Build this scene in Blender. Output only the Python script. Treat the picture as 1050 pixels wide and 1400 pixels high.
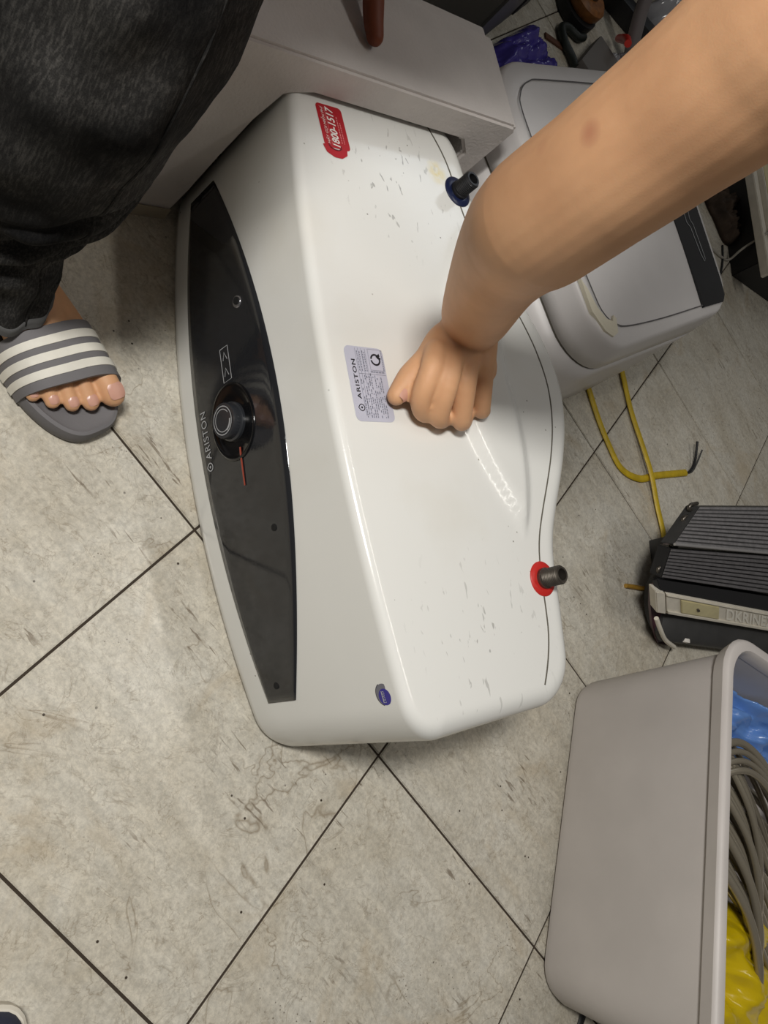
import bpy, bmesh, math, random
from mathutils import Vector, Matrix, noise
random.seed(7)
for o in list(bpy.data.objects): bpy.data.objects.remove(o)
SC = bpy.context.scene
COL = SC.collection

# ------------------------------------------------------------------ camera
cam_d = bpy.data.cameras.new('camera'); cam = bpy.data.objects.new('camera', cam_d); COL.objects.link(cam)
R = ((0.772246, 0.042249, -0.633917), (-0.183496, 0.970096, -0.158883), (0.608247, 0.239018, 0.756905))
cam.matrix_world = Matrix(((R[0][0], R[0][1], R[0][2], -0.467061), (R[1][0], R[1][1], R[1][2], 0.082871),
                           (R[2][0], R[2][1], R[2][2], 0.886851), (0, 0, 0, 1)))
cam_d.sensor_fit = 'VERTICAL'; cam_d.sensor_height = 36.0; cam_d.lens = 1050.545 / 1400 * 36.0
cam_d.clip_start = 0.02
SC.camera = cam

# ------------------------------------------------------------------ world, lights, exposure
SC.view_settings.view_transform = 'Standard'; SC.view_settings.look = 'None'
SC.view_settings.exposure = 0.0; SC.view_settings.gamma = 1.0; SC.view_settings.use_curve_mapping = False
wld = bpy.data.worlds.new('room_light'); SC.world = wld; wld.use_nodes = True
wbg = wld.node_tree.nodes['Background']; wbg.inputs[0].default_value = (1.0, 0.95, 0.88, 1); wbg.inputs[1].default_value = .07

def area(name, loc, target, sx, sy, power, col=(1, .96, .9)):
    d = bpy.data.lights.new(name, 'AREA'); d.shape = 'RECTANGLE'; d.size = sx; d.size_y = sy; d.energy = power; d.color = col
    o = bpy.data.objects.new(name, d); COL.objects.link(o); o.location = loc
    o.rotation_euler = (Vector(target) - Vector(loc)).to_track_quat('-Z', 'Y').to_euler()
    return o
area('ceiling_tube_light', (0.90, 0.30, 2.6), (0.90, 0.30, 0), 0.05, 1.2, 8)
area('hanging_panel_light', (-.80, .39, 1.75), (0.0, 0.3, 0), .2, .35, 27, (1, .97, .92))
area('far_tube_light', (2.75, 2.8, 2.6), (0.3, 0.6, 0.2), 1.2, 0.25, 4, (.86, .93, 1))

# ------------------------------------------------------------------ helpers
def lin(r, g, b):
    f = lambda c: (c / 255 / 12.92) if c / 255 <= .04045 else ((c / 255 + .055) / 1.055) ** 2.4
    return (f(r), f(g), f(b), 1)

def mat(name, col, rough=.5, metal=0., spec=.5, coat=0., bump=0., bscale=60., var=0., vscale=8., sss=0., trans=0., alpha=1.0):
    m = bpy.data.materials.new(name); m.use_nodes = True; nt = m.node_tree; b = nt.nodes['Principled BSDF']
    b.inputs['Base Color'].default_value = col; b.inputs['Roughness'].default_value = rough; b.inputs['Metallic'].default_value = metal
    b.inputs['Specular IOR Level'].default_value = spec; b.inputs['Coat Weight'].default_value = coat; b.inputs['Coat Roughness'].default_value = .08
    if sss: b.inputs['Subsurface Weight'].default_value = sss; b.inputs['Subsurface Radius'].default_value = (.01, .004, .002); b.inputs['Subsurface Scale'].default_value = 1
    if trans: b.inputs['Transmission Weight'].default_value = trans
    if alpha < 1: b.inputs['Alpha'].default_value = alpha
    tc = nt.nodes.new('ShaderNodeTexCoord')
    if var:
        n = nt.nodes.new('ShaderNodeTexNoise'); n.inputs['Scale'].default_value = vscale; n.inputs['Detail'].default_value = 6
        nt.links.new(tc.outputs['Object'], n.inputs['Vector'])
        mx = nt.nodes.new('ShaderNodeMixRGB'); mx.blend_type = 'MULTIPLY'; mx.inputs[1].default_value = col
        r = nt.nodes.new('ShaderNodeValToRGB'); lo = 1 - var
        r.color_ramp.elements[0].position = .35; r.color_ramp.elements[0].color = (lo, lo, lo, 1); r.color_ramp.elements[1].position = .65
        nt.links.new(n.outputs['Fac'], r.inputs[0]); nt.links.new(r.outputs[0], mx.inputs[2]); mx.inputs[0].default_value = 1
        nt.links.new(mx.outputs[0], b.inputs['Base Color'])
    if bump:
        n2 = nt.nodes.new('ShaderNodeTexNoise'); n2.inputs['Scale'].default_value = bscale; n2.inputs['Detail'].default_value = 4
        nt.links.new(tc.outputs['Object'], n2.inputs['Vector'])
        bp = nt.nodes.new('ShaderNodeBump'); bp.inputs['Strength'].default_value = bump; bp.inputs['Distance'].default_value = .002
        nt.links.new(n2.outputs['Fac'], bp.inputs['Height']); nt.links.new(bp.outputs[0], b.inputs['Normal'])
    return m

def wloc(p):
    v = Vector((0, 0, 0))
    while p is not None: v += p.location; p = p.parent
    return v
def mesh(name, vs, fs, m, parent=None, smooth=True, loc=None):
    me = bpy.data.meshes.new(name); me.from_pydata([tuple(v) for v in vs], [], fs); me.update()
    bm = bmesh.new(); bm.from_mesh(me); bmesh.ops.recalc_face_normals(bm, faces=bm.faces); bm.to_mesh(me); bm.free()
    for p in me.polygons: p.use_smooth = smooth
    if m: me.materials.append(m)
    o = bpy.data.objects.new(name, me); COL.objects.link(o)
    if parent: o.parent = parent; o.location = -wloc(parent)
    if loc is not None: o.location = loc
    return o

def from_bm(name, bm, m, parent=None, smooth=True):
    bmesh.ops.recalc_face_normals(bm, faces=bm.faces)
    me = bpy.data.meshes.new(name); bm.to_mesh(me); bm.free()
    for p in me.polygons: p.use_smooth = smooth
    if m: me.materials.append(m)
    o = bpy.data.objects.new(name, me); COL.objects.link(o)
    if parent: o.parent = parent; o.location = -wloc(parent)
    return o

def autosmooth(o, deg=35):
    me = o.data; bm = bmesh.new(); bm.from_mesh(me)
    for e in bm.edges:
        if len(e.link_faces) == 2 and e.calc_face_angle(0) > math.radians(deg): e.smooth = False
    bm.to_mesh(me); bm.free(); return o

def thing(name, label, cat, loc=(0, 0, 0), group=None):
    o = bpy.data.objects.new(name, None); COL.objects.link(o); o.location = loc; o.empty_display_size = .05
    o['label'] = label; o['category'] = cat
    if group: o['group'] = group
    return o
def tag(o, label, cat, group=None):
    o['label'] = label; o['category'] = cat
    if group: o['group'] = group
    return o

def catmull(P, n):
    P = [Vector(p) for p in P]
    if len(P) < 3: return [P[0].lerp(P[-1], i / n) for i in range(n + 1)]
    Q = [2 * P[0] - P[1]] + P + [2 * P[-1] - P[-2]]; out = []
    for i in range(len(P) - 1):
        a, b, c, d = Q[i:i + 4]
        for k in range(n):
            t = k / n
            out.append(.5 * ((2 * b) + (c - a) * t + (2 * a - 5 * b + 4 * c - d) * t * t + (3 * b - a - 3 * c + d) * t ** 3))
    out.append(P[-1]); return out

def tube_data(P, rad, seg=10, flat=1.0, flatdir=None, caps=True, vs=None, fs=None):
    vs = [] if vs is None else vs; fs = [] if fs is None else fs
    base = len(vs); P = [Vector(p) for p in P]; n = len(P)
    rr = rad if isinstance(rad, (list, tuple)) else [rad] * n
    up = Vector(flatdir) if flatdir else None; pn = None
    for i in range(n):
        t = (P[min(i + 1, n - 1)] - P[max(i - 1, 0)]).normalized()
        if up is not None: nn = (up - t * up.dot(t)).normalized()
        elif pn is None: nn = t.orthogonal().normalized()
        else: nn = (pn - t * pn.dot(t)).normalized()
        pn = nn; b = t.cross(nn)
        for k in range(seg):
            a = 2 * math.pi * k / seg
            vs.append(P[i] + (nn * math.cos(a) * flat + b * math.sin(a)) * rr[i])
    for i in range(n - 1):
        for k in range(seg):
            k2 = (k + 1) % seg
            fs.append((base + i * seg + k, base + i * seg + k2, base + (i + 1) * seg + k2, base + (i + 1) * seg + k))
    if caps:
        fs.append(tuple(base + k for k in range(seg))[::-1]); fs.append(tuple(base + (n - 1) * seg + k for k in range(seg)))
    return vs, fs
def tube(name, P, rad, m, parent=None, seg=10, flat=1.0, flatdir=None, sub=0):
    if sub:
        n0 = len(P); P2 = catmull(P, sub)
        if isinstance(rad, (list, tuple)):
            rad = [rad[min(i // sub, n0 - 1)] + (rad[min(i // sub + 1, n0 - 1)] - rad[min(i // sub, n0 - 1)]) * (i % sub) / sub for i in range(len(P2))]
        P = P2
    vs, fs = tube_data(P, rad, seg, flat, flatdir)
    return autosmooth(mesh(name, vs, fs, m, parent), 50)

def box(bm, c, s, rot=None, bev=0.):
    r = bmesh.ops.create_cube(bm, size=1.0); v = r['verts']
    for q in v:
        p = Vector((q.co.x * s[0], q.co.y * s[1], q.co.z * s[2]))
        if rot is not None: p = rot @ p
        q.co = p + Vector(c)
    if bev:
        ed = list({e for q in v for e in q.link_edges})
        bmesh.ops.bevel(bm, geom=ed, offset=bev, segments=2, affect='EDGES', profile=.6)
def boxobj(name, c, s, m, parent=None, rz=0, bev=.002, rot=None):
    bm = bmesh.new(); box(bm, c, s, rot if rot is not None else Matrix.Rotation(rz, 3, 'Z'), bev)
    return autosmooth(from_bm(name, bm, m, parent))
def hexa(name, P8, m, parent=None, bev=.002):
    """eight corners: 4 lower ring, 4 upper ring"""
    bm = bmesh.new(); v = [bm.verts.new(p) for p in P8]
    for f in ((0, 3, 2, 1), (4, 5, 6, 7), (0, 1, 5, 4), (1, 2, 6, 5), (2, 3, 7, 6), (3, 0, 4, 7)): bm.faces.new([v[i] for i in f])
    if bev: bmesh.ops.bevel(bm, geom=list(bm.edges), offset=bev, segments=2, affect='EDGES')
    return autosmooth(from_bm(name, bm, m, parent))

def loft(rings, cap0=True, cap1=True):
    vs = [p for r in rings for p in r]; n = len(rings[0]); fs = []
    for i in range(len(rings) - 1):
        for k in range(n):
            k2 = (k + 1) % n; fs.append((i * n + k, i * n + k2, (i + 1) * n + k2, (i + 1) * n + k))
    if cap0: fs.append(tuple(range(n))[::-1])
    if cap1: fs.append(tuple((len(rings) - 1) * n + k for k in range(n)))
    return vs, fs

def text_mesh(body, size, bold=0.0, shear=0.0, align='LEFT', space=1.0, tri=True):
    cu = bpy.data.curves.new('t', 'FONT'); cu.body = body; cu.size = size; cu.offset = bold; cu.shear = shear; cu.align_x = align; cu.space_character = space
    o = bpy.data.objects.new('t', cu); COL.objects.link(o); bpy.context.view_layer.update()
    dg = bpy.context.evaluated_depsgraph_get(); me = bpy.data.meshes.new_from_object(o.evaluated_get(dg))
    vs = [v.co.copy() for v in me.vertices]; fs = [tuple(p.vertices) for p in me.polygons]
    bpy.data.objects.remove(o); bpy.data.meshes.remove(me); bpy.data.curves.remove(cu)
    return vs, fs
def text_obj(name, body, size, fn, m, parent, fit=None, **kw):
    vs, fs = text_mesh(body, size, **kw)
    if fit and vs:
        x0 = min(v.x for v in vs); x1 = max(v.x for v in vs); y0 = min(v.y for v in vs); y1 = max(v.y for v in vs)
        vs = [Vector(((v.x - x0) / (x1 - x0) * fit[0], (v.y - y0) / max(y1 - y0, 1e-6) * fit[1], 0)) for v in vs]
    return mesh(name, [fn(v.x, v.y) for v in vs], fs, m, parent, smooth=False)
def flat_poly(name, pts2, fn, m, parent):
    return mesh(name, [fn(*p) for p in pts2], [tuple(range(len(pts2)))], m, parent, smooth=False)
def ring2(cx, cy, rx, ry, w, a0=0, a1=360, n=28):
    """flat annular strip as list of quads in 2D"""
    vs = []; fs = []
    for i in range(n + 1):
        a = math.radians(a0 + (a1 - a0) * i / n)
        vs.append((cx + (rx - w) * math.cos(a), cy + (ry - w) * math.sin(a))); vs.append((cx + rx * math.cos(a), cy + ry * math.sin(a)))
        if i: j = 2 * i; fs.append((j - 2, j - 1, j + 1, j))
    return vs, fs
def strip2(pts, w):
    vs = []; fs = []; n = len(pts)
    for i, p in enumerate(pts):
        a = Vector(pts[max(i - 1, 0)]); b = Vector(pts[min(i + 1, n - 1)]); t = (b - a).normalized(); q = Vector((-t.y, t.x)) * w / 2
        vs.append((p[0] + q.x, p[1] + q.y)); vs.append((p[0] - q.x, p[1] - q.y))
        if i: j = 2 * i; fs.append((j - 2, j - 1, j + 1, j))
    return vs, fs
def round_rect(cx, cy, sx, sy, r, n=5):
    out = []
    for (qx, qy, a0) in ((1, 1, 0), (-1, 1, 90), (-1, -1, 180), (1, -1, 270)):
        for k in range(n + 1):
            a = math.radians(a0 + 90 * k / n)
            out.append((cx + qx * (sx / 2 - r) + r * math.cos(a), cy + qy * (sy / 2 - r) + r * math.sin(a)))
    return out
def remeshed(name, parts, voxel, m, parent=None, it=6, fac=.5):
    vs = []; fs = []
    for (v, f) in parts:
        b = len(vs); vs += list(v); fs += [tuple(i + b for i in q) for q in f]
    o = mesh(name, vs, fs, m)
    md = o.modifiers.new('r', 'REMESH'); md.mode = 'VOXEL'; md.voxel_size = voxel; md.use_smooth_shade = True
    s = o.modifiers.new('s', 'SMOOTH'); s.iterations = it; s.factor = fac
    bpy.context.view_layer.update(); dg = bpy.context.evaluated_depsgraph_get()
    me = bpy.data.meshes.new_from_object(o.evaluated_get(dg)); old = o.data
    o.modifiers.clear(); o.data = me; me.name = name; bpy.data.meshes.remove(old)
    for p in me.polygons: p.use_smooth = True
    if not me.materials: me.materials.append(m)
    if parent: o.parent = parent; o.location = -Vector(parent.location)
    return o
def limb(P, rad, sub=5, seg=18):
    """tapered tube with rounded ends through P"""
    n0 = len(P); Q = catmull(P, sub); rr = []
    for i in range(len(Q)):
        j = min(i // sub, n0 - 1); k = min(j + 1, n0 - 1); rr.append(rad[j] + (rad[k] - rad[j]) * (i % sub) / sub)
    t0 = (Q[1] - Q[0]).normalized(); t1 = (Q[-1] - Q[-2]).normalized(); a = []; ar = []; c = []; cr = []
    for k in (8, 35, 62):
        th = math.radians(k); a.append(Q[0] - t0 * rr[0] * math.cos(th)); ar.append(rr[0] * math.sin(th))
    for k in (62, 35, 8):
        th = math.radians(k); c.append(Q[-1] + t1 * rr[-1] * math.cos(th)); cr.append(rr[-1] * math.sin(th))
    return tube_data(a + Q + c, ar + rr + cr, seg)
def ball(c, r, sc=(1, 1, 1), rot=None):
    bm = bmesh.new(); bmesh.ops.create_uvsphere(bm, u_segments=20, v_segments=12, radius=1)
    vs = []
    for v in bm.verts:
        p = Vector((v.co.x * sc[0], v.co.y * sc[1], v.co.z * sc[2])) * r
        if rot: p = rot @ p
        vs.append(p + Vector(c))
    fs = [tuple(q.index for q in f.verts) for f in bm.faces]; bm.free(); return vs, fs

# ------------------------------------------------------------------ materials
def tile_material():
    m = bpy.data.materials.new('glazed_beige_tile'); m.use_nodes = True; nt = m.node_tree; L = nt.links.new; b = nt.nodes['Principled BSDF']
    N = lambda t: nt.nodes.new(t)
    tc = N('ShaderNodeTexCoord'); oi = N('ShaderNodeObjectInfo')
    sc = N('ShaderNodeVectorMath'); sc.operation = 'MULTIPLY_ADD'; sc.inputs[1].default_value = (1, 1, 1)
    cx = N('ShaderNodeCombineXYZ'); mu = N('ShaderNodeMath'); mu.operation = 'MULTIPLY'; mu.inputs[1].default_value = 37.
    L(oi.outputs['Random'], mu.inputs[0]); L(mu.outputs[0], cx.inputs[0]); L(mu.outputs[0], cx.inputs[2])
    L(tc.outputs['Object'], sc.inputs[0]); L(cx.outputs[0], sc.inputs[2]); V = sc.outputs[0]
    def noisen(scale, det, rough=.6, dist=0., vec=None):
        n = N('ShaderNodeTexNoise'); n.inputs['Scale'].default_value = scale; n.inputs['Detail'].default_value = det
        n.inputs['Roughness'].default_value = rough; n.inputs['Distortion'].default_value = dist; L(vec or V, n.inputs['Vector']); return n.outputs['Fac']
    def ramp(fac, stops):
        r = N('ShaderNodeValToRGB'); e = r.color_ramp.elements
        e[0].position, e[0].color = stops[0]; e[1].position, e[1].color = stops[-1]
        for p, c in stops[1:-1]: q = e.new(p); q.color = c
        L(fac, r.inputs[0]); return r.outputs[0]
    def mix(fac, a, c, mode='MIX'):
        x = N('ShaderNodeMixRGB'); x.blend_type = mode
        if isinstance(fac, float): x.inputs[0].default_value = fac
        else: L(fac, x.inputs[0])
        for s, q in ((1, a), (2, c)):
            if isinstance(q, tuple): x.inputs[s].default_value = q
            else: L(q, x.inputs[s])
        return x.outputs[0]
    g = lambda v: (v, v, v, 1)
    base = ramp(noisen(7, 8, .65, .8), [(.3, lin(194, 186, 168)), (.5, lin(206, 200, 185)), (.7, lin(214, 210, 198))])
    # streaky brushed grain along one direction
    mp = N('ShaderNodeMapping'); mp.inputs['Rotation'].default_value = (0, 0, .75); mp.inputs['Scale'].default_value = (5, 26, 5); L(V, mp.inputs[0])
    st = ramp(noisen(2.2, 6, .6, .5, mp.outputs[0]), [(.35, g(.88)), (.6, g(1.02))])
    c = mix(1.0, base, st, 'MULTIPLY')
    c = mix(1.0, c, ramp(noisen(150, 5, .8), [(.34, g(.76)), (.62, g(1.08))]), 'MULTIPLY')
    # ochre stains
    c = mix(ramp(noisen(5.5, 5, .6, 1.2), [(.56, g(0)), (.74, g(.55))]), c, lin(176, 156, 122))
    # thin crack-like veins
    for s, w, d, am in ((3.2, .005, 1.6, .65), (7.5, .007, 2.4, .5), (17, .016, 2.2, .42), (38, .03, 1.6, .35)):
        n = noisen(s, 5, .55, d)
        a = N('ShaderNodeMath'); a.operation = 'SUBTRACT'; a.inputs[1].default_value = .5; L(n, a.inputs[0])
        ab = N('ShaderNodeMath'); ab.operation = 'ABSOLUTE'; L(a.outputs[0], ab.inputs[0])
        brk = ramp(noisen(s * 1.7, 3), [(.45, g(0)), (.6, g(1))])
        f = ramp(ab.outputs[0], [(0, g(am)), (w, g(0))])
        c = mix(mix(1.0, f, brk, 'MULTIPLY'), c, lin(128, 112, 88))
    # dark specks of dirt
    vo = N('ShaderNodeTexVoronoi'); vo.inputs['Scale'].default_value = 42; L(V, vo.inputs['Vector'])
    sp = ramp(vo.outputs['Distance'], [(.0, g(1)), (.055, g(1)), (.075, g(0))])
    pick = ramp(noisen(9, 2), [(.53, g(0)), (.57, g(1))])
    c = mix(mix(1.0, sp, pick, 'MULTIPLY'), c, lin(62, 52, 42))
    vo2 = N('ShaderNodeTexVoronoi'); vo2.inputs['Scale'].default_value = 150; L(V, vo2.inputs['Vector'])
    sp2 = ramp(vo2.outputs['Distance'], [(.0, g(.8)), (.10, g(.8)), (.16, g(0))])
    c = mix(mix(1.0, sp2, ramp(noisen(7, 3), [(.57, g(0)), (.66, g(1))]), 'MULTIPLY'), c, lin(84, 72, 58))
    # scuffs: short strokes in patches
    mp2 = N('ShaderNodeMapping'); mp2.inputs['Rotation'].default_value = (0, 0, .95); mp2.inputs['Scale'].default_value = (22, 150, 1); L(V, mp2.inputs[0])
    sf = ramp(noisen(1., 3, .6, .3, mp2.outputs[0]), [(.60, g(0)), (.66, g(.75))])
    pk = ramp(noisen(6, 2), [(.56, g(0)), (.63, g(1))])
    c = mix(mix(1.0, sf, pk, 'MULTIPLY'), c, lin(112, 98, 80))
    hv = N('ShaderNodeHueSaturation'); hv.inputs['Saturation'].default_value = .95
    mr = N('ShaderNodeMapRange'); mr.inputs['To Min'].default_value = .94; mr.inputs['To Max'].default_value = 1.03
    L(oi.outputs['Random'], mr.inputs[0]); L(mr.outputs[0], hv.inputs['Value']); L(c, hv.inputs['Color'])
    L(hv.outputs[0], b.inputs['Base Color'])
    L(ramp(noisen(30, 5), [(.3, g(.18)), (.7, g(.38))]), b.inputs['Roughness'])
    bp = N('ShaderNodeBump'); bp.inputs['Strength'].default_value = .22; bp.inputs['Distance'].default_value = .0015
    L(noisen(70, 6, .7), bp.inputs['Height']); L(bp.outputs[0], b.inputs['Normal'])
    b.inputs['Specular IOR Level'].default_value = .45
    return m

def enamel_material():
    """white enamel with scattered dark scratches, specks and yellow glue stains"""
    m = mat('white_enamel', lin(228, 228, 224), rough=.16, spec=.5, bump=.03, bscale=500)
    nt = m.node_tree; L = nt.links.new; b = nt.nodes['Principled BSDF']; N = lambda t: nt.nodes.new(t)
    tc = N('ShaderNodeTexCoord'); V = tc.outputs['Object']; g = lambda v: (v, v, v, 1)
    def ramp(f, a, c0, d, c1):
        r = N('ShaderNodeValToRGB'); r.color_ramp.elements[0].position = a; r.color_ramp.elements[0].color = c0
        r.color_ramp.elements[1].position = d; r.color_ramp.elements[1].color = c1; L(f, r.inputs[0]); return r.outputs[0]
    def nz(s, d=3, vec=None, dist=0.):
        n = N('ShaderNodeTexNoise'); n.inputs['Scale'].default_value = s; n.inputs['Detail'].default_value = d; n.inputs['Distortion'].default_value = dist
        L(vec or V, n.inputs['Vector']); return n.outputs['Fac']
    def mul(a, c):
        x = N('ShaderNodeMath'); x.operation = 'MULTIPLY'; L(a, x.inputs[0]); L(c, x.inputs[1]); return x.outputs[0]
    def mixc(f, a, c):
        x = N('ShaderNodeMixRGB'); L(f, x.inputs[0])
        for s, q in ((1, a), (2, c)):
            if isinstance(q, tuple): x.inputs[s].default_value = q
            else: L(q, x.inputs[s])
        return x.outputs[0]
    def near(c, r0, r1):
        d = N('ShaderNodeVectorMath'); d.operation = 'DISTANCE'; d.inputs[1].default_value = c; L(V, d.inputs[0])
        return ramp(d.outputs['Value'], r0, g(1), r1, g(0))
    # scuffs with a shape of their own: strokes gathered in two worn patches and thinly elsewhere
    mp = N('ShaderNodeMapping'); mp.inputs['Rotation'].default_value = (0, 0, .5); mp.inputs['Scale'].default_value = (120, 45, 60); L(V, mp.inputs[0])
    st = ramp(nz(1.0, 2, mp.outputs[0], .6), .655, g(0), .69, g(.55))
    ad = N('ShaderNodeMath'); ad.operation = 'MAXIMUM'; L(near((.16, .62, .28), .04, .11), ad.inputs[0]); L(near((.15, .06, .27), .0, .13), ad.inputs[1])
    c = mixc(mul(st, ad.outputs[0]), lin(228, 228, 224), lin(92, 88, 80))
    vo = N('ShaderNodeTexVoronoi'); vo.inputs['Scale'].default_value = 60; L(V, vo.inputs['Vector'])
    c = mixc(mul(ramp(vo.outputs['Distance'], .05, g(.8), .08, g(0)), ramp(nz(14), .58, g(0), .62, g(1))), c, lin(110, 104, 95))
    c = mixc(mul(near((.235, .655, .28), .004, .02), ramp(nz(90), .35, g(.2), .6, g(.9))), c, lin(226, 206, 120))
    c = mixc(mul(near((.325, .50, .28), .012, .03), ramp(nz(80), .5, g(0), .6, g(.8))), c, lin(206, 178, 112))
    c = mixc(ramp(nz(6, 5), .55, g(0), .8, g(.25)), c, lin(200, 192, 172))
    L(c, b.inputs['Base Color'])
    return m

def denim_material():
    m = mat('charcoal_denim', lin(40, 40, 41), rough=.95, spec=.06); nt = m.node_tree; L = nt.links.new; b = nt.nodes['Principled BSDF']; N = lambda t: nt.nodes.new(t)
    tc = N('ShaderNodeTexCoord')
    def nz(sc, det, vec=(1, 1, 1)):
        mp = N('ShaderNodeMapping'); mp.inputs['Scale'].default_value = vec; L(tc.outputs['Object'], mp.inputs[0])
        q = N('ShaderNodeTexNoise'); q.inputs['Scale'].default_value = sc; q.inputs['Detail'].default_value = det; L(mp.outputs[0], q.inputs['Vector']); return q
    def ramp(f, p0, c0, p1, c1):
        r = N('ShaderNodeValToRGB'); r.color_ramp.elements[0].position = p0; r.color_ramp.elements[0].color = c0; r.color_ramp.elements[1].position = p1; r.color_ramp.elements[1].color = c1; L(f, r.inputs[0]); return r.outputs[0]
    n = nz(1, 5, (520, 520, 80)); worn = nz(13, 6); thread = nz(1, 2, (900, 900, 900))
    base = ramp(worn.outputs['Fac'], .32, lin(24, 24, 25), .7, lin(60, 59, 58))
    x = N('ShaderNodeMixRGB'); L(base, x.inputs[1]); x.inputs[2].default_value = lin(98, 96, 93)
    a = N('ShaderNodeMath'); a.operation = 'MULTIPLY'; L(ramp(n.outputs['Fac'], .45, (0, 0, 0, 1), .75, (.75, .75, .75, 1)), a.inputs[0]); L(ramp(worn.outputs['Fac'], .38, (.12, .12, .12, 1), .62, (1, 1, 1, 1)), a.inputs[1]); L(a.outputs[0], x.inputs[0])
    y = N('ShaderNodeMixRGB'); y.blend_type = 'MULTIPLY'; y.inputs[0].default_value = 1; L(x.outputs[0], y.inputs[1]); L(ramp(thread.outputs['Fac'], .35, (.7, .7, .7, 1), .65, (1.1, 1.1, 1.1, 1)), y.inputs[2])
    L(y.outputs[0], b.inputs['Base Color'])
    bp = N('ShaderNodeBump'); bp.inputs['Strength'].default_value = .3; bp.inputs['Distance'].default_value = .0008; L(n.outputs['Fac'], bp.inputs['Height']); L(bp.outputs[0], b.inputs['Normal'])
    return m

def skin_material(name, col, spots=()):
    m = mat(name, col, rough=.55, spec=.35, sss=.12, bump=.05, bscale=700); nt = m.node_tree; L = nt.links.new; b = nt.nodes['Principled BSDF']; N = lambda t: nt.nodes.new(t)
    tc = N('ShaderNodeTexCoord'); n = N('ShaderNodeTexNoise'); n.inputs['Scale'].default_value = 16; n.inputs['Detail'].default_value = 6; L(tc.outputs['Object'], n.inputs['Vector'])
    r = N('ShaderNodeValToRGB'); r.color_ramp.elements[0].position = .3; r.color_ramp.elements[1].position = .7
    r.color_ramp.elements[0].color = (col[0] * .86, col[1] * .82, col[2] * .8, 1); r.color_ramp.elements[1].color = (col[0] * 1.06, col[1] * 1.06, col[2] * 1.06, 1)
    L(n.outputs['Fac'], r.inputs[0]); cur = r.outputs[0]
    for c, rad, cc in spots:
        d = N('ShaderNodeVectorMath'); d.operation = 'DISTANCE'; d.inputs[1].default_value = c; L(tc.outputs['Object'], d.inputs[0])
        rr = N('ShaderNodeValToRGB'); rr.color_ramp.elements[0].position = rad * .25; rr.color_ramp.elements[0].color = (.75, .75, .75, 1)
        rr.color_ramp.elements[1].position = rad; rr.color_ramp.elements[1].color = (0, 0, 0, 1); L(d.outputs['Value'], rr.inputs[0])
        x = N('ShaderNodeMixRGB'); L(rr.outputs[0], x.inputs[0]); L(cur, x.inputs[1]); x.inputs[2].default_value = cc; cur = x.outputs[0]
    L(cur, b.inputs['Base Color']); return m

M_tile = tile_material()
M_grout = mat('dark_grout', lin(58, 48, 38), rough=.9)
M_enamel = enamel_material()
M_white = mat('white_plastic', lin(216, 214, 206), rough=.35)
M_panel = mat('black_gloss_panel', lin(36, 37, 40), rough=.07, spec=.6, bump=.03, bscale=300)
M_knob = mat('dark_knob', lin(44, 46, 50), rough=.28)
M_print = mat('silver_print', lin(170, 172, 175), rough=.4)
M_red = mat('red_print', lin(178, 22, 36), rough=.35)
M_darkred = mat('dark_red_print', lin(96, 8, 20), rough=.4)
M_wprint = mat('white_print', lin(236, 232, 226), rough=.45)
M_kprint = mat('black_print', lin(28, 28, 34), rough=.5)
M_gprint = mat('grey_print', lin(112, 114, 128), rough=.5)
M_label = mat('silver_lilac_label', lin(190, 191, 206), rough=.35, var=.05, vscale=30)
M_blue = mat('blue_print', lin(34, 24, 140), rough=.3, coat=.5)
M_silver = mat('silver_foil', lin(120, 120, 132), rough=.3, metal=.3)
M_seam = mat('seam_shadow_gap', lin(96, 92, 82), rough=.8)
M_steel = mat('worn_steel', lin(120, 114, 106), rough=.35, metal=.85, var=.3, vscale=120)
M_black = mat('black_plastic', lin(24, 24, 26), rough=.5)
M_void = mat('black_bore', lin(10, 10, 10), rough=.9)
M_redcol = mat('red_collar', lin(192, 40, 34), rough=.4)
M_bluecol = mat('navy_collar', lin(22, 30, 62), rough=.3)
M_foam = mat('polystyrene_foam', lin(212, 206, 202), rough=.9, spec=.2, bump=.5, bscale=220, var=.08, vscale=14)
M_foamdirty = mat('dirty_foam', lin(190, 186, 176), rough=.95, spec=.1, bump=.9, bscale=120, var=.2, vscale=40)
M_greywhite = mat('grey_white_plastic', lin(220, 217, 216), rough=.4, bump=.06, bscale=500, var=.05, vscale=12)
M_cream = mat('cream_plastic', lin(226, 220, 206), rough=.45, var=.1, vscale=40)
M_yel = mat('aged_cream_plastic', lin(214, 204, 160), rough=.5, var=.1, vscale=50)
M_yellow = mat('yellow_pvc', lin(206, 176, 36), rough=.45, var=.22, vscale=50)
M_fin = mat('aluminium_fins', lin(140, 138, 140), rough=.4, metal=.15, var=.25, vscale=90)
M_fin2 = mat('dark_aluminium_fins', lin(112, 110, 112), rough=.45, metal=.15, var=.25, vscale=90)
M_dgrey = mat('dark_grey_plastic', lin(62, 62, 62), rough=.5, var=.2, vscale=30)
M_maroon = mat('maroon_plastic_film', lin(74, 42, 52), rough=.35)
M_bin = mat('grey_bin_plastic', lin(202, 196, 192), rough=.45, bump=.05, bscale=400, var=.10, vscale=7)
M_hose = mat('grey_hose', lin(158, 150, 134), rough=.24, metal=.6, bump=.12, bscale=300)
M_bluebag = mat('blue_plastic_bag', lin(92, 132, 196), rough=.22, spec=.6, bump=.4, bscale=60)
M_yellowbag = mat('yellow_plastic_bag', lin(196, 170, 12), rough=.22, spec=.6, bump=.25, bscale=40)
M_purplebag = mat('purple_plastic_bag', lin(72, 62, 150), rough=.25, spec=.6, bump=.4, bscale=60)
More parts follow.
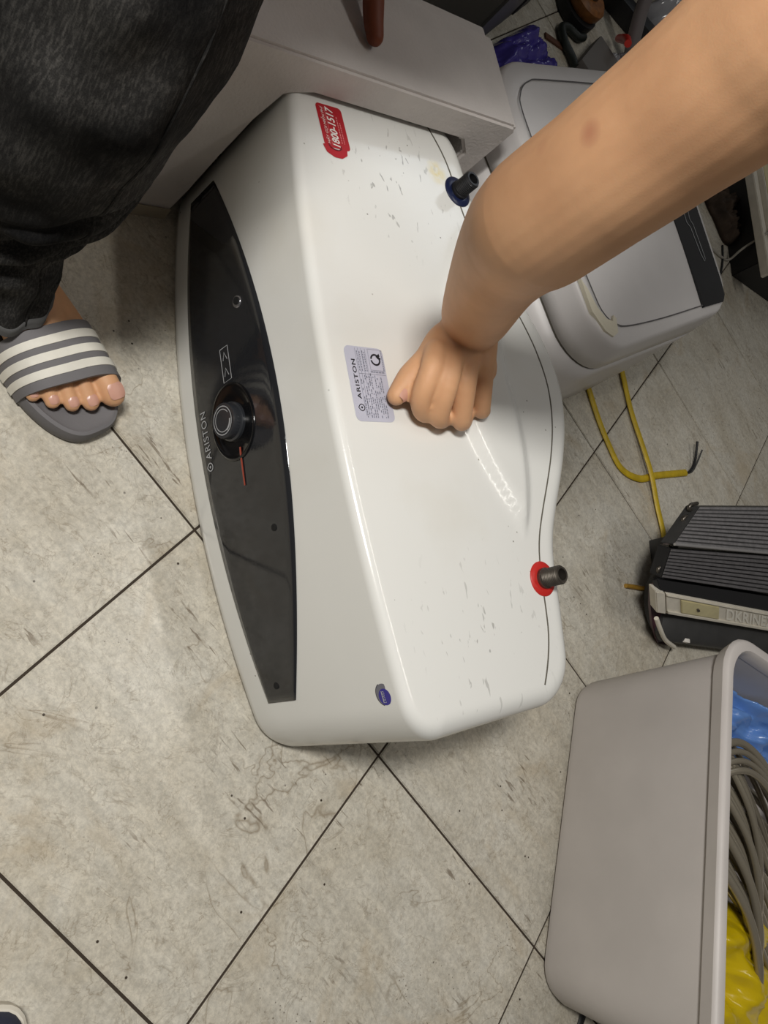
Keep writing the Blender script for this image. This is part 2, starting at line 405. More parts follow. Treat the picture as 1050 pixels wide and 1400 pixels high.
M_slide = mat('grey_foam_rubber', lin(112, 110, 112), rough=.75, bump=.15, bscale=400, var=.06, vscale=30)
M_stripe = mat('white_rubber_stripe', lin(226, 223, 212), rough=.6, var=.08, vscale=60)
M_denim = denim_material()
SK = lin(216, 168, 128)
M_skin = skin_material('tan_skin', SK, [((-.029, .378, .649), .011, lin(150, 76, 66)), ((-.019, .395, .608), .010, lin(150, 76, 66))])
M_skin2 = skin_material('brown_skin', lin(122, 66, 44))
M_nail = mat('nail', lin(206, 158, 140), rough=.3)
M_shirt = mat('dark_shirt_cloth', lin(52, 54, 60), rough=.9)
M_hair = mat('black_hair', lin(18, 16, 15), rough=.5)
M_cab = mat('grey_painted_metal', lin(104, 104, 102), rough=.4, var=.1, vscale=4)
M_rust = mat('rusty_debris', lin(70, 56, 44), rough=.9, var=.5, vscale=30)
M_clear = mat('clear_film', lin(200, 200, 205), rough=.15, trans=.6)

# ------------------------------------------------------------------ floor: each tile a part
A = Vector((0.221506, -0.333069, 0)); B = Vector((0.333069, 0.221506, 0)); P00 = Vector((-0.036097, 0.259419, 0))
floor = mesh('floor', [(-1.6, -1.4, -.0025), (3.6, -1.4, -.0025), (3.6, 3.2, -.0025), (-1.6, 3.2, -.0025)], [(0, 1, 2, 3)], M_grout, smooth=False)
floor['kind'] = 'structure'
bm = bmesh.new(); box(bm, (0, 0, -.004), (.3966, .3966, .008))
top = [e for e in bm.edges if all(v.co.z > -.001 for v in e.verts)]
bmesh.ops.bevel(bm, geom=top, offset=.0012, segments=2, affect='EDGES')
tile_me = bpy.data.meshes.new('tile'); bmesh.ops.recalc_face_normals(bm, faces=bm.faces); bm.to_mesh(tile_me); bm.free(); tile_me.materials.append(M_tile)
ang = math.atan2(A.y, A.x)
for i in range(-9, 11):
    for j in range(-8, 12):
        c = P00 + A * (i + .5) + B * (j + .5)
        if not (-1.3 < c.x < 3.1 and -1.3 < c.y < 2.7): continue
        o = bpy.data.objects.new('tile', tile_me); COL.objects.link(o); o.parent = floor
        o.location = c + Vector((0, 0, random.uniform(-.0003, .0003))); o.rotation_euler = (0, 0, ang + random.choice((0, 0, math.pi)))

# ------------------------------------------------------------------ slim water heater
YB, YE, ZT = -.03, .752, .28
YC = .361
def xf(y, z):
    x0 = .003 - .043 * (1 - ((y - .355) / .36) ** 2); x1 = .026 - .023 * (1 - ((y - .36) / .36) ** 2)
    return x0 + (x1 - x0) * z / .28
UT = [0, .03, .08, .14, .187, .224, .262, .316, .36, .42]; XT = [.410, .406, .391, .358, .328, .312, .309, .302, .294, .288]
def xr0(y):
    u = abs(y - .37)
    for i in range(len(UT) - 1):
        if u <= UT[i + 1]: t = (u - UT[i]) / (UT[i + 1] - UT[i]); return XT[i] + (XT[i + 1] - XT[i]) * t
    return XT[-1]
def xr(y): return sum(xr0(y + d * .008) for d in range(-4, 5)) / 9
def outline(z, n=110):
    F = []; Rr = []
    for i in range(n + 1):
        t = i / n; y = YB + (YE - YB) * (.5 - .5 * math.cos(math.pi * t)) if True else 0
        d = min(y - YB, YE - y); cf = 0 if d > .045 else .045 - math.sqrt(max(.045 ** 2 - (.045 - d) ** 2, 0))
        cr = 0 if d > .055 else .055 - math.sqrt(max(.055 ** 2 - (.055 - d) ** 2, 0))
        F.append(Vector((xf(y, z) + cf, y, z))); Rr.append(Vector((xr(y) - cr, y, z)))
    return F + Rr[::-1]
def normals2(P):
    n = len(P); out = []
    for i in range(n):
        t = P[(i + 1) % n] - P[i - 1]; out.append(Vector((-t.y, t.x, 0)).normalized())   # inward for this winding
    c = sum(P, Vector()) / n
    if sum((c - P[i]).dot(out[i]) for i in range(n)) < 0: out = [-q for q in out]
    return out
def top_h(x, y):
    """gentle dome in the middle of the rear with a defined crease round it"""
    # teardrop: tapers towards both collars
    v = (y - .375) / .20; ctr = .228 + .0; w = .062 * max(1 - v * v, 0) ** .8
    if w <= 0: return 0.
    d = (w - abs(x - (.228 + .03 * abs(v)))) / .022
    s = min(max(d, 0), 1); return .009 * s * s * (3 - 2 * s)
rings = []
base = outline(0); nb = normals2(base)
for z, ins in ((0, .014), (.003, .007), (.010, .002), (.02, 0), (.06, 0), (.11, 0), (.16, 0), (.20, 0), (.23, 0)):
    O = outline(z); rings.append([p + q * ins for p, q in zip(O, nb)])
O = outline(.255); nO = normals2(O); n = len(O)
def rr_of(i):   # rounding radius of the upper rim: crisp at the front, soft at the ends and the rear
    f = max(0, -nO[i].x) if nO[i].x < 0 else 0
    front = max(0, nO[i].x)  # inward normal of the front points to +x
    return .012 + (.026 - .012) * (1 - front) ** 1.0
for k in range(0, 9):
    a = math.radians(90 * k / 8); ring = []
    for i in range(n):
        r = rr_of(i); z = ZT - r * (1 - math.sin(a)); p = O[i].copy()
        if nO[i].x > .5: p.x = p.x + 0
        p = p + nO[i] * r * (1 - math.cos(a)); p.z = z; ring.append(p)
    rings.append(ring)
last = rings[-1]
spine = [Vector((min(max(.165, p.x * .0 + .165), .3), min(max(p.y, .11), .63), ZT)) for p in O]
for k in range(1, 37):
    t = k / 36; ring = []
    for p, s in zip(last, spine):
        q = p.lerp(s, t); q.z = ZT + top_h(q.x, q.y); ring.append(q)
    rings.append(ring)
vs, fs = loft(rings, cap1=False)
heater = thing('water_heater', 'large white slim electric water heater lying on the tiles with a black control panel', 'water heater', (.16, .36, 0))
shell = mesh('casing', vs, fs, M_enamel, heater)
# fill the slit at the spine
bm = bmesh.new(); bm.from_mesh(shell.data); bmesh.ops.remove_doubles(bm, verts=bm.verts, dist=.0004)
bmesh.ops.holes_fill(bm, edges=[e for e in bm.edges if e.is_boundary], sides=0); bmesh.ops.recalc_face_normals(bm, faces=bm.faces)
bm.to_mesh(shell.data); bm.free()
for p in shell.data.polygons: p.use_smooth = True
# seam groove round the rear of the underside
sp = []
for i in range(n):
    y = O[i].y
    if nO[i].x < .2 or (y < .0 or y > .72):
        pass
yl = [(-.004 + .73 * k / 80) for k in range(81)]
SP = []
for y in yl:
    e = min(y + .004, .726 - y); x = xr(y) - .044 + (-.018 * (1 - min(e / .07, 1)) ** 2)
    SP.append(Vector((x, y, ZT + .0003)))
tube('seam', SP, .0011, M_seam, heater, seg=6, flat=.5, flatdir=(0, 0, 1))
# black control panel on the front face
def zl(y): u = (y - .362) / .33; return .043 + .010 * u * u
def zu(y): u = (y - .365) / .335; return .200 - .095 * u * u
NY, NZ = 64, 16
vs = []; fs = []
for off in (0, 1):
    for i in range(NY + 1):
        for j in range(NZ + 1):
            y = .032 + .660 * i / NY; z = zl(y) + (zu(y) - zl(y)) * j / NZ
            ed = 1 if (i in (0, NY) or j in (0, NZ)) else 0
            vs.append(Vector((xf(y, z) - (.0022 if not ed else .0012) + (.006 if off else 0), y, z)))
W_ = NZ + 1; H_ = (NY + 1) * W_
for off in (0, 1):
    for i in range(NY):
        for j in range(NZ):
            a = off * H_ + i * W_ + j; fs.append((a, a + 1, a + W_ + 1, a + W_))
bd = [(i, 0) for i in range(NY)] + [(NY, j) for j in range(NZ)] + [(i, NZ) for i in range(NY, 0, -1)] + [(0, j) for j in range(NZ, 0, -1)]
for k in range(len(bd)):
    a = bd[k][0] * W_ + bd[k][1]; b_ = bd[(k + 1) % len(bd)]; b_ = b_[0] * W_ + b_[1]; fs.append((a, b_, b_ + H_, a + H_))
panel = mesh('control_panel', vs, fs, M_panel, heater); panel['label'] = 'glossy black control panel'
def onpanel(s, t, off=.0026):      # s along +y, t along +z, on the panel
    return Vector((xf(s, t) - off, s, t))
def panel_disc(name, y, z, r, h, m, parent, r2=None):
    nn = Vector((-1, 0, .16)).normalized(); ty = Vector((0, 1, 0)); tz = nn.cross(ty)
    c = onpanel(y, z, .001); rg = []
    for (rad, hh) in ((r, 0), (r, h * .8), (r * .94, h), ((r2 or r * .6), h)):
        rg.append([c + nn * hh + (ty * math.cos(2 * math.pi * k / 28) + tz * math.sin(2 * math.pi * k / 28)) * rad for k in range(28)])
    v, f = loft(rg); return autosmooth(mesh(name, v, f, m, parent), 40)
M_recess = mat('recess_black', lin(14, 14, 16), rough=.12)
for (y, z) in ((.683, .078), (.2263, .152), (.0517, .0814)):
    o = panel_disc('screw_hole', y, z, .0042, .0022, M_void, panel)
lamp = panel_disc('indicator_lamp', .5007, .152, .0075, .003, mat('chrome_ring', lin(190, 190, 195), rough=.2, metal=.9), panel)
panel_disc('indicator_lens', .5015, .1525, .0048, .0045, M_void, heater)
# knob recess (dish ring) and knob
def dish():
    nn = Vector((-1, 0, .16)).normalized(); ty = Vector((0, 1, 0)); tz = nn.cross(ty); c = onpanel(.3635, .116, .0005); rg = []
    for (rad, hh) in ((.0475, .001), (.0470, .0032), (.0445, .0036), (.041, .0022), (.030, .0020), (.012, .0020)):
        rg.append([c + nn * hh + (ty * math.cos(2 * math.pi * k / 48) + tz * math.sin(2 * math.pi * k / 48) * .86) * rad for k in range(48)])
    return loft(rg)
v, f = dish(); mesh('knob_recess', v, f, M_recess, heater)
nn = Vector((-1, 0, .16)).normalized(); ty = Vector((0, 1, 0)); tz = nn.cross(ty); kc = onpanel(.3635, .116, 0)
rg = []
for (rad, hh) in ((.0235, 0), (.0235, .006), (.0225, .007), (.0215, .0075), (.0215, .0155), (.0205, .0170), (.013, .0173)):
    rg.append([kc + nn * hh + (ty * math.cos(2 * math.pi * k / 72) + tz * math.sin(2 * math.pi * k / 72)) * (rad * (1 - .02 * (k % 2)) if .007 < hh < .0165 else rad) for k in range(72)])
v, f = loft(rg); knob = autosmooth(mesh('knob', v, f, M_knob, heater), 30)
onknob = lambda s, t: kc + nn * .0177 - ty * 0 + ty * s + tz * t
for (args) in (dict(rx=.0175, w=.0012, a0=0, a1=360), dict(rx=.0138, w=.0010, a0=-60, a1=200)):
    v2, f2 = ring2(0, 0, args['rx'], args['rx'], args['w'], args['a0'], args['a1'])
    mesh('dial_ring', [onknob(*p) for p in v2], f2, M_print, knob, smooth=False)
v2, f2 = strip2([(.0138 * math.cos(a), .0138 * math.sin(a)) for a in [math.radians(200 + 8 * k) for k in range(9)]], .0024)
mesh('dial_wedge', [onknob(*p) for p in v2], f2, M_print, knob, smooth=False)
# reddish reflection below the knob, drawn as a thin coloured stripe
tube('red_reflection', [onpanel(.3300, .1235, .004), onpanel(.3190, .1215, .0036), onpanel(.285, .1182, .0032)], [.0016, .0018, .0014], M_redcol if False else mat('red_brown_reflection', lin(150, 62, 44), rough=.3), heater, seg=8, flat=.35, flatdir=(-1, 0, .1))
# arrow plate printed above the knob
pv, pf = strip2([(.4565, .1090), (.4573, .1245), (.4150, .1255), (.4140, .1100), (.4565, .1090)], .0012)
mesh('arrow_frame', [onpanel(*p) for p in pv], pf, M_print, heater, smooth=False)
for y0 in (.447, .427):
    v2, f2 = strip2([(y0 - .006, .1135), (y0 + .004, .1165), (y0 - .006, .1215)], .0011)
    mesh('arrow_mark', [onpanel(*p) for p in v2], f2, M_print, heater, smooth=False)
# brand lettering on the panel: reads along +y with letter tops towards the floor
fnp = lambda s, t: onpanel(.3335 + s, .0660 - t, .0030)
text_obj('panel_lettering', 'ARISTON', .012, fnp, M_print, heater, fit=(.0605, .0105), space=1.1)
def emblem(name, fn, r, m, parent):
    pts = []
    for k in range(25):
        a = math.radians(-60 + 300 * k / 24 + 90 - 90)
        pts.append((r * math.cos(math.radians(-150 + 300 * k / 24)) * -1, r * math.sin(math.radians(-150 + 300 * k / 24))))
    pts = [(-math.sin(math.radians(a)) * r, math.cos(math.radians(a)) * r) for a in range(-130, 131, 10)]
    pts = [(x, -y) for x, y in pts]          # open at the top, closed to a peak
    pts = [(0, 1.25 * r)] + [(p[0], p[1]) for p in pts] + [(0, 1.25 * r)]
    v2, f2 = strip2(pts, r * .28)
    dv, df = ring2(0, 0, r * .34, r * .34, r * .33)
    b = len(v2); mesh(name, [fn(*p) for p in v2 + dv], f2 + [tuple(i + b for i in q) for q in df], m, parent, smooth=False)
emblem('panel_emblem', lambda s, t: onpanel(.3240 + s, .0605 - t, .0030), .0048, M_print, heater)

# stickers on the upturned underside: label coordinates s along +y, t along -x
def ontop(s, t, off=.0005): return Vector((-t, s, ZT + off + top_h(-t, s)))
lab = flat_poly('rating_label', [(.3525 + p[0] + .0, -.0545 + p[1]) for p in round_rect(0, 0, .086, .0535, .007)], lambda s, t: ontop(s, t, .0004), M_label, heater)
lab['label'] = 'lilac-silver rating label beside the thumb'
lp = lambda s, t: ontop(s, t, .0007)
text_obj('label_lettering', 'ARISTON', .006, lambda s, t: lp(.3345 + s, -.0400 + t), M_kprint, lab, fit=(.0455, .0052), bold=.00012, space=1.15)
emblem('label_emblem', lambda s, t: lp(.3250 + s, -.0378 + t), .0036, M_kprint, lab)
rv, rf = [], []
def addq(l, v2, f2): b = len(l[0]); l[0].extend(v2); l[1].extend([tuple(i + b for i in q) for q in f2])
acc = ([], [])
for t in (-.0425, -.0465, -.0510, -.0560): addq(acc, *strip2([(.316 if t > -.05 else .352, t), (.3935, t)], .00035))
addq(acc, *strip2([(.3640, -.0425), (.3640, -.0800)], .00035))
addq(acc, *strip2([(.3690, -.0600), (.3690, -.0800), (.3935, -.0800), (.3935, -.0600), (.3690, -.0600)], .00035))
mesh('label_rules', [lp(*p) for p in acc[0]], acc[1], M_gprint, lab, smooth=False)
acc = ([], []); random.seed(3)
for k, t in enumerate([-.0440 - .0028 * q for q in range(11)]):     # unreadably small print: broken hairlines
    s = .3140
    while s < (.362 if k > 2 else .360):
        l = random.uniform(.001, .0035)
        if random.random() < (.85 if s < .336 else .55): addq(acc, *strip2([(s, t), (s + l, t)], .0011))
        s += l + .0008
for t in (-.0445, -.0480, -.0520, -.0545):
    s = .367
    while s < .390:
        l = random.uniform(.001, .003); addq(acc, *strip2([(s, t), (s + l, t)], .0010)); s += l + .001
s = .3695
while s < .392: l = random.uniform(.001, .002); addq(acc, *strip2([(s, -.0785 + .0), (s + l, -.0785)], .001)); s += l + .0006
s = .3655
for t in [-.0600 - .0022 * q for q in range(9)]: addq(acc, *strip2([(.3660, t), (.3680, t)], .0012))
mesh('fine_print', [lp(*p) for p in acc[0]], acc[1], M_gprint, lab, smooth=False)
acc = ([], [])
def im(x, y): return (.3815 + y, -.0690 - x)      # x, y as seen by someone reading the sheet sideways
for a0, a1 in ((62, 172), (188, 372)):
    v2, f2 = ring2(0, 0, .0070, .0070, .0021, a0, a1); addq(acc, [im(*p) for p in v2], f2)
addq(acc, [im(*p) for p in ((.0010, .0040), (.0062, .0078), (.0070, .0046), (.0038, .0010))], [(0, 1, 2, 3)]); addq(acc, [im(*p) for p in ((.0036, .0030), (.0078, .0030), (.0078, .0012), (.0044, .0006))], [(0, 1, 2, 3)])
mesh('conformity_mark', [lp(*p) for p in acc[0]], acc[1], M_kprint, lab, smooth=False)

def rot2(c, a): 
    ca, sa = math.cos(a), math.sin(a); return lambda x, y: (c[0] + x * ca - y * sa, c[1] + x * sa + y * ca)
rs = rot2((.669, -.0735), 0.06)
red = flat_poly('hotline_sticker', [(p[0], p[1]) for p in round_rect(0, 0, .056, .0375, .005)], lambda x, y: ontop(*rs(x + .002, y), .0004), M_red, heater)
red['label'] = 'red hotline sticker with white numerals'
rt = lambda x, y, o=.0008: ontop(*rs(x, y), o)
text_obj('hotline_text', 'HÃY GỌI MIỄN PHÍ', .006, lambda x, y: rt(-.0215 + x, .0085 + y), M_wprint, red, fit=(.0475, .0068), shear=.2)
text_obj('hotline_number', '1800-1517', .012, lambda x, y: rt(-.0240 + x, -.0045 + y), M_wprint, red, fit=(.0515, .0108), bold=.0003, shear=.2)
acc = ([], []); random.seed(5)
for y in (-.0080, -.0115):
    x = -.018
    while x < (.016 if y > -.01 else .010): l = random.uniform(.001, .003); addq(acc, *strip2([(x, y), (x + l, y)], .0011)); x += l + .0008
addq(acc, *strip2([(-.022, .0072), (.026, .0072)], .0004))
mesh('fine_print', [rt(*p) for p in acc[0]], acc[1], mat('pink_print', lin(226, 150, 150), rough=.5), red, smooth=False)
# handset pictogram at the lower end
hv, hf = strip2([(-.0225, .0150), (-.0300, .0125), (-.0335, .0050), (-.0335, -.0035), (-.0300, -.0095), (-.0235, -.0105)], .0100)
mesh('handset_mark', [rt(p[0], p[1] + .002, .0006) for p in hv], hf, M_red, red, smooth=False)
hv, hf = strip2([(-.0225, .0110), (-.0265, .0090), (-.0285, .0035), (-.0285, -.0025), (-.0262, -.0062), (-.0225, -.0066)], .0016)
mesh('handset_edge', [rt(p[0], p[1] + .002, .0009) for p in hv], hf, M_darkred, red, smooth=False)
# round blue badge on the front face
bc = (.0272, .2525); onf = lambda s, t, o: Vector((xf(bc[0] + s, bc[1] + t) - o, bc[0] + s, bc[1] + t))
badge = flat_poly('round_badge', [(.0122 * math.cos(2 * math.pi * k / 40), .0122 * math.sin(2 * math.pi * k / 40)) for k in range(40)], lambda s, t: onf(s, t, .0006), M_kprint, heater)
flat_poly('badge_silver', [(.0112 * math.cos(2 * math.pi * k / 40), .0112 * math.sin(2 * math.pi * k / 40)) for k in range(40)], lambda s, t: onf(s, t, .0009), M_silver, badge)
flat_poly('badge_blue', [(-.0026 + .0086 * math.cos(2 * math.pi * k / 40), .0008 + .0086 * math.sin(2 * math.pi * k / 40)) for k in range(40)], lambda s, t: onf(s, t, .0012), M_blue, badge)
text_obj('badge_lettering', 'LEAD', .003, lambda s, t: onf(-.0085 + s, .0015 - t, .0015), M_print, badge, fit=(.0120, .0030))
acc = ([], []); addq(acc, *strip2([(-.0085, -.0022), (.0035, -.0022)], .0012)); mesh('badge_rule', [onf(p[0], p[1], .0015) for p in acc[0]], acc[1], M_print, badge, smooth=False)

def nipple(x, y, mcol, mpipe, cname, h=.032):
    cz = ZT - .001; c = Vector((x, y, cz)); circ = lambda r, z, k=36: [c + Vector((r * math.cos(2 * math.pi * i / k), r * math.sin(2 * math.pi * i / k), z)) for i in range(k)]
    v, f = loft([circ(.0215, 0), circ(.0215, .002), circ(.0195, .0036), circ(.0135, .0040), circ(.011, .0040)]); co = autosmooth(mesh(cname, v, f, mcol, heater), 40)
    rg = [circ(.0128, .002), circ(.0128, .008)]
    z = .009
    while z < h - .002: rg += [circ(.0104, z), circ(.0116, z + .0008), circ(.0116, z + .0012), circ(.0104, z + .002)]; z += .0024
    rg += [circ(.0104, h - .001), circ(.0098, h), circ(.0072, h), circ(.0070, h - .016)]
    v, f = loft(rg); p = autosmooth(mesh('threaded_nipple', v, f, mpipe, heater), 30)
    v, f = loft([circ(.0069, h - .020), circ(.0069, h - .0155)]); mesh('nipple_bore', v, f, M_void, p)
nipple(.267, .117, M_redcol, M_steel, 'red_collar')
nipple(.267, .635, M_bluecol, mat('dark_steel', lin(58, 58, 60), rough=.3, metal=.7), 'navy_collar')

# ------------------------------------------------------------------ polystyrene end cap over the far end of the heater
foam = thing('foam_end_cap', 'white polystyrene foam end cap fitted over the far end of the large heater', 'packaging', (.13, .77, 0))
fr = Matrix.Rotation(math.radians(3.3), 3, 'Z'); f0 = Vector((-.10, .694, 0))
def fpt(x, y, z): return f0 + fr @ Vector((x, y, 0)) + Vector((0, 0, z))
prof = [(0, 0), (.086, 0), (.094, .06), (.100, .14), (.108, .22), (.120, .272), (.150, .284), (.395, .284), (.420, .262), (.424, .16), (.424, .0), (.462, 0), (.462, .325), (.455, .332), (.008, .332), (0, .325)]
v, f = loft([[fpt(x, y, z) for x, z in prof] for y in (0.0, .006, .135, .140)])
capo = mesh('foam_shell', v, f, M_foam, foam, smooth=False)
bm = bmesh.new(); bm.from_mesh(capo.data); bmesh.ops.bevel(bm, geom=[e for e in bm.edges if e.is_manifold and e.calc_face_angle(0) > .6], offset=.004, segments=2, affect='EDGES'); bm.to_mesh(capo.data); bm.free()
for p in capo.data.polygons: p.use_smooth = True
autosmooth(capo, 40)
boxobj('foam_back_wall', fpt(.231, .150, .163), (.455, .028, .318), M_foam, foam, rz=math.radians(3.3), bev=.004)
boxobj('tape_strip', fpt(.043, -.002, .012), (.086, .0015, .024), mat('clear_tape', lin(176, 166, 146), rough=.12, spec=.7), foam, rz=math.radians(3.3), bev=.0003)
# broken foam scrap and black block behind the cap
def crumple(name, cx, cy, sx, sy, h, m, seed, rz=0, z0=0., n=34, rough=.5, parent=None, freq=9, jit=.14):
    vs = []; fs = []; rot = Matrix.Rotation(rz, 3, 'Z')
    for i in range(n + 1):
        for j in range(n + 1):
            u = 2 * i / n - 1; w = 2 * j / n - 1; rad = max(abs(u), abs(w)); e = max(0, 1 - rad ** 3)
            nz = noise.noise(Vector((u * freq / 3 + seed, w * freq / 3, seed * 1.7))); nz2 = .25 - abs(noise.noise(Vector((u * freq * .55 + seed, w * freq * .55, 3.1 + seed)))) + .35 * (.25 - abs(noise.noise(Vector((u * freq * 1.3 + seed, w * freq * 1.3, 7.1)))))
            k = 1 + jit * noise.noise(Vector((u * 2 + seed, w * 2, 9.)))
            p = rot @ Vector((u * sx / 2 * k, w * sy / 2 * k, 0))
            vs.append(Vector((cx, cy, z0)) + p + Vector((0, 0, h * e ** .5 * (.62 + .45 * nz + rough * nz2) + .002)))
    for i in range(n):
        for j in range(n): a = i * (n + 1) + j; fs.append((a, a + 1, a + n + 2, a + n + 1))
    b = len(vs); rim = [i * (n + 1) for i in range(n + 1)] + [n * (n + 1) + j for j in range(1, n + 1)] + [i * (n + 1) + n for i in range(n - 1, -1, -1)] + [j for j in range(n - 1, 0, -1)]
    fs.append(tuple(rim))
    return mesh(name, vs, fs, m, parent)
bm = bmesh.new(); box(bm, (0, 0, .172), (.15, .05, .344), None, 0); bmesh.ops.subdivide_edges(bm, edges=bm.edges, cuts=9, use_grid_fill=True)
for q in bm.verts:
    k = noise.noise(q.co * 22); q.co += Vector((.012 * k, .008 * k, .010 * noise.noise(q.co * 30 + Vector((5, 5, 5))) if q.co.z > .02 else 0))
o = from_bm('foam_offcut', bm, M_foamdirty); o.location = (.165, .935, .0); o.rotation_euler = (0, 0, .25)
tag(o, 'broken ragged piece of white foam standing behind the foam end cap', 'packaging')
chunk = thing('black_chunk', 'black crate in the gap between the foam end cap and the grey cabinet', 'chunk', (.53, 1.075, 0))  # plain black block with a wider top, filling the gap behind the cap
boxobj('chunk_body', (.53, 1.075, .065), (.17, .060, .13), M_black, chunk, rz=.45, bev=.006)
boxobj('chunk_top', (.53, 1.075, .135), (.18, .068, .012), M_black, chunk, rz=.45, bev=.003)

# ------------------------------------------------------------------ second, square heater
E1 = Vector((.957, .289, 0)); E2 = Vector((-.289, .957, 0)); BL = Vector((.49, .418, 0)); WS, HS = .47, .465
def h2(s, t, z): s2 = s + (t * (.05 + .28 * s) if t > 0 else 0); return BL + E1 * s2 + E2 * t + Vector((0, 0, z))
h2o = thing('square_water_heater', 'pale grey square water heater behind the bent arm with a dark strip along its face', 'water heater', (.68, .70, 0))
def rr_ring(ins, z, r=.07, z2=None):
    return [h2(p[0], p[1], z) for p in round_rect(WS / 2, HS / 2, WS - 2 * ins, HS - 2 * ins, max(r - ins, .012), 9)]
v, f = loft([rr_ring(-.024, 0), rr_ring(-.029, .004), rr_ring(-.024, .10), rr_ring(-.014, .20), rr_ring(-.010, .236)])
mesh('tank_casing', v, f, M_greywhite, h2o); 
v, f = loft([rr_ring(-.0082, .2355), rr_ring(-.0082, .2405)]); mesh('seam', v, f, M_seam, h2o)
rg = [rr_ring(-.0095, .240), rr_ring(-.006, .262), rr_ring(.0, .286), rr_ring(.002, .293), rr_ring(.007, .298)]
for k in range(1, 9): rg.append(rr_ring(.007 + .024 * k, .298 + .004 * (1 - (1 - k / 8) ** 2), r=.07 + .01 * k))
v, f = loft(rg); mesh('front_cover', v, f, M_greywhite, h2o)
M_gap = mat('panel_gap', lin(92, 90, 90), rough=.7)
gp = [(.365, .022), (.20, .024), (.085, .030), (.050, .040), (.030, .060), (.024, .10), (.020, .25), (.022, .37), (.035, .405), (.065, .425), (.12, .430), (.40, .430)]
tube('panel_groove', [h2(a, b, .3015 if 0 else .2995 + .0022) for a, b in catmull([(p[0], p[1], 0) for p in gp], 6) and [(q.x, q.y) for q in catmull([(p[0], p[1], 0) for p in gp], 6)]], .0011, M_gap, h2o, seg=6, flat=.5, flatdir=(0, 0, 1))
st = [(.345, .018), (.425, .016), (.440, .028), (.444, .060), (.444, .38), (.436, .425), (.420, .432), (.345, .432)]
v = [h2(a, b, .2985) for a, b in st] + [h2(a, b, .3035) for a, b in st]; n8 = len(st)
strip = autosmooth(mesh('dark_strip', v, [tuple(range(n8))[::-1], tuple(range(n8, 2 * n8))] + [(k, (k + 1) % n8, n8 + (k + 1) % n8, n8 + k) for k in range(n8)], mat('dark_glass_strip', lin(34, 36, 40), rough=.12, var=.3, vscale=14), h2o), 30)
strip['label'] = 'dark glossy display strip'
hk = [(.399, .235), (.388, .215), (.385, .17), (.393, .16), (.398, .11), (.403, .095), (.409, .10), (.406, .165), (.400, .175), (.408, .215), (.425, .235)]
v2, f2 = strip2(hk, .0016); mesh('hook_mark', [h2(p[0], p[1], .3042) for p in v2], f2, M_print, strip, smooth=False)
v2, f2 = strip2([(.350, .20), (.356, .192), (.352, .186), (.350, .20)], .0024); mesh('corner_mark', [h2(p[0], p[1], .3042) for p in v2], f2, M_print, strip, smooth=False)
ch = [(.004, .118), (.012, .098), (.018, .070), (.030, .050), (.044, .044), (.052, .052), (.056, .046), (.050, .026), (.034, .022), (.018, .034), (.004, .066)]
def chz(a, b): return .2915 if a + b < .075 else .2990
v = [h2(a, b, .3030 if i < 7 else .3012) for i, (a, b) in enumerate(ch)]
v += [p - Vector((0, 0, .006)) for p in v]; q = len(ch)
o = mesh('exposed_chip', v, [tuple(range(q)), tuple(range(q, 2 * q))[::-1]] + [(k, (k + 1) % q, q + (k + 1) % q, q + k) for k in range(q)], mat('exposed_cream_foam', lin(222, 216, 196), rough=.9, bump=.5, bscale=150), h2o, smooth=False)
o['label'] = 'cream foam showing at the broken edge'

# ------------------------------------------------------------------ grey plastic bin and contents
D1 = Vector((-.507, -.862, 0)); D2 = Vector((.862, -.507, 0))
def bp(a, b, z): return D1 * a + D2 * b + Vector((0, 0, z))
bin_ = thing('storage_bin', 'grey rectangular plastic storage bin at the lower right holding hoses and bags', 'bin', tuple(bp(-.04, .74, 0)))
def bring(a0, a1, b0, b1, z, r): return [bp(p[0], p[1], z) for p in round_rect((a0 + a1) / 2, (b0 + b1) / 2, a1 - a0, b1 - b0, r, 7)]
rg = [bring(-.268, .188, .592, .905, 0, .04), bring(-.284, .203, .575, .92, .006, .05), bring(-.290, .209, .570, .925, .02, .055), bring(-.314, .240, .556, .950, .272, .06), bring(-.314, .240, .556, .950, .279, .06),
      bring(-.309, .235, .561, .945, .277, .055), bring(-.284, .203, .576, .918, .02, .05), bring(-.275, .195, .584, .91, .012, .04)]
v, f = loft(rg); autosmooth(mesh('bin_body', v, f, M_bin, bin_), 40)
rg = [bring(-.318, .244, .552, .954, .273, .064), bring(-.322, .248, .549, .958, .274, .066), bring(-.329, .254, .542, .965, .293, .068), bring(-.327, .252, .544, .963, .2985, .066), bring(-.324, .249, .547, .960, .3005, .064),
      bring(-.313, .238, .558, .949, .3000, .058), bring(-.309, .234, .562, .945, .295, .054), bring(-.308, .233, .563, .944, .276, .054)]
rg.append(rg[0]); v, f = loft(rg, False, False); autosmooth(mesh('bin_rim', v, f, M_bin, bin_), 40)
def bag(name, a, b, z, sa, sb, h, m, seed, label, rz=-2.1): 
    c = bp(a, b, 0); return tag(crumple(name, c.x, c.y, sa, sb, h, m, seed, rz=rz, z0=z, n=46, rough=.24, jit=.03, freq=7), label, 'bag')
bag('plastic_bag', -.243, .745, .175, .11, .31, .10, M_bluebag, 2.3, 'crumpled blue plastic bag in the near corner of the grey bin')
bag('plastic_bag', .104, .745, .172, .18, .34, .080, M_yellowbag, 5.1, 'shiny yellow plastic bag lying among the hoses in the grey bin')
HG = 'silver-grey hoses in the bin'
ORD = 'first second third fourth fifth sixth seventh eighth ninth tenth eleventh twelfth thirteenth fourteenth fifteenth sixteenth seventeenth eighteenth nineteenth twentieth twenty-first twenty-second twenty-third twenty-fourth twenty-fifth twenty-sixth twenty-seventh twenty-eighth twenty-ninth thirtieth thirty-first thirty-second thirty-third thirty-fourth'.split()
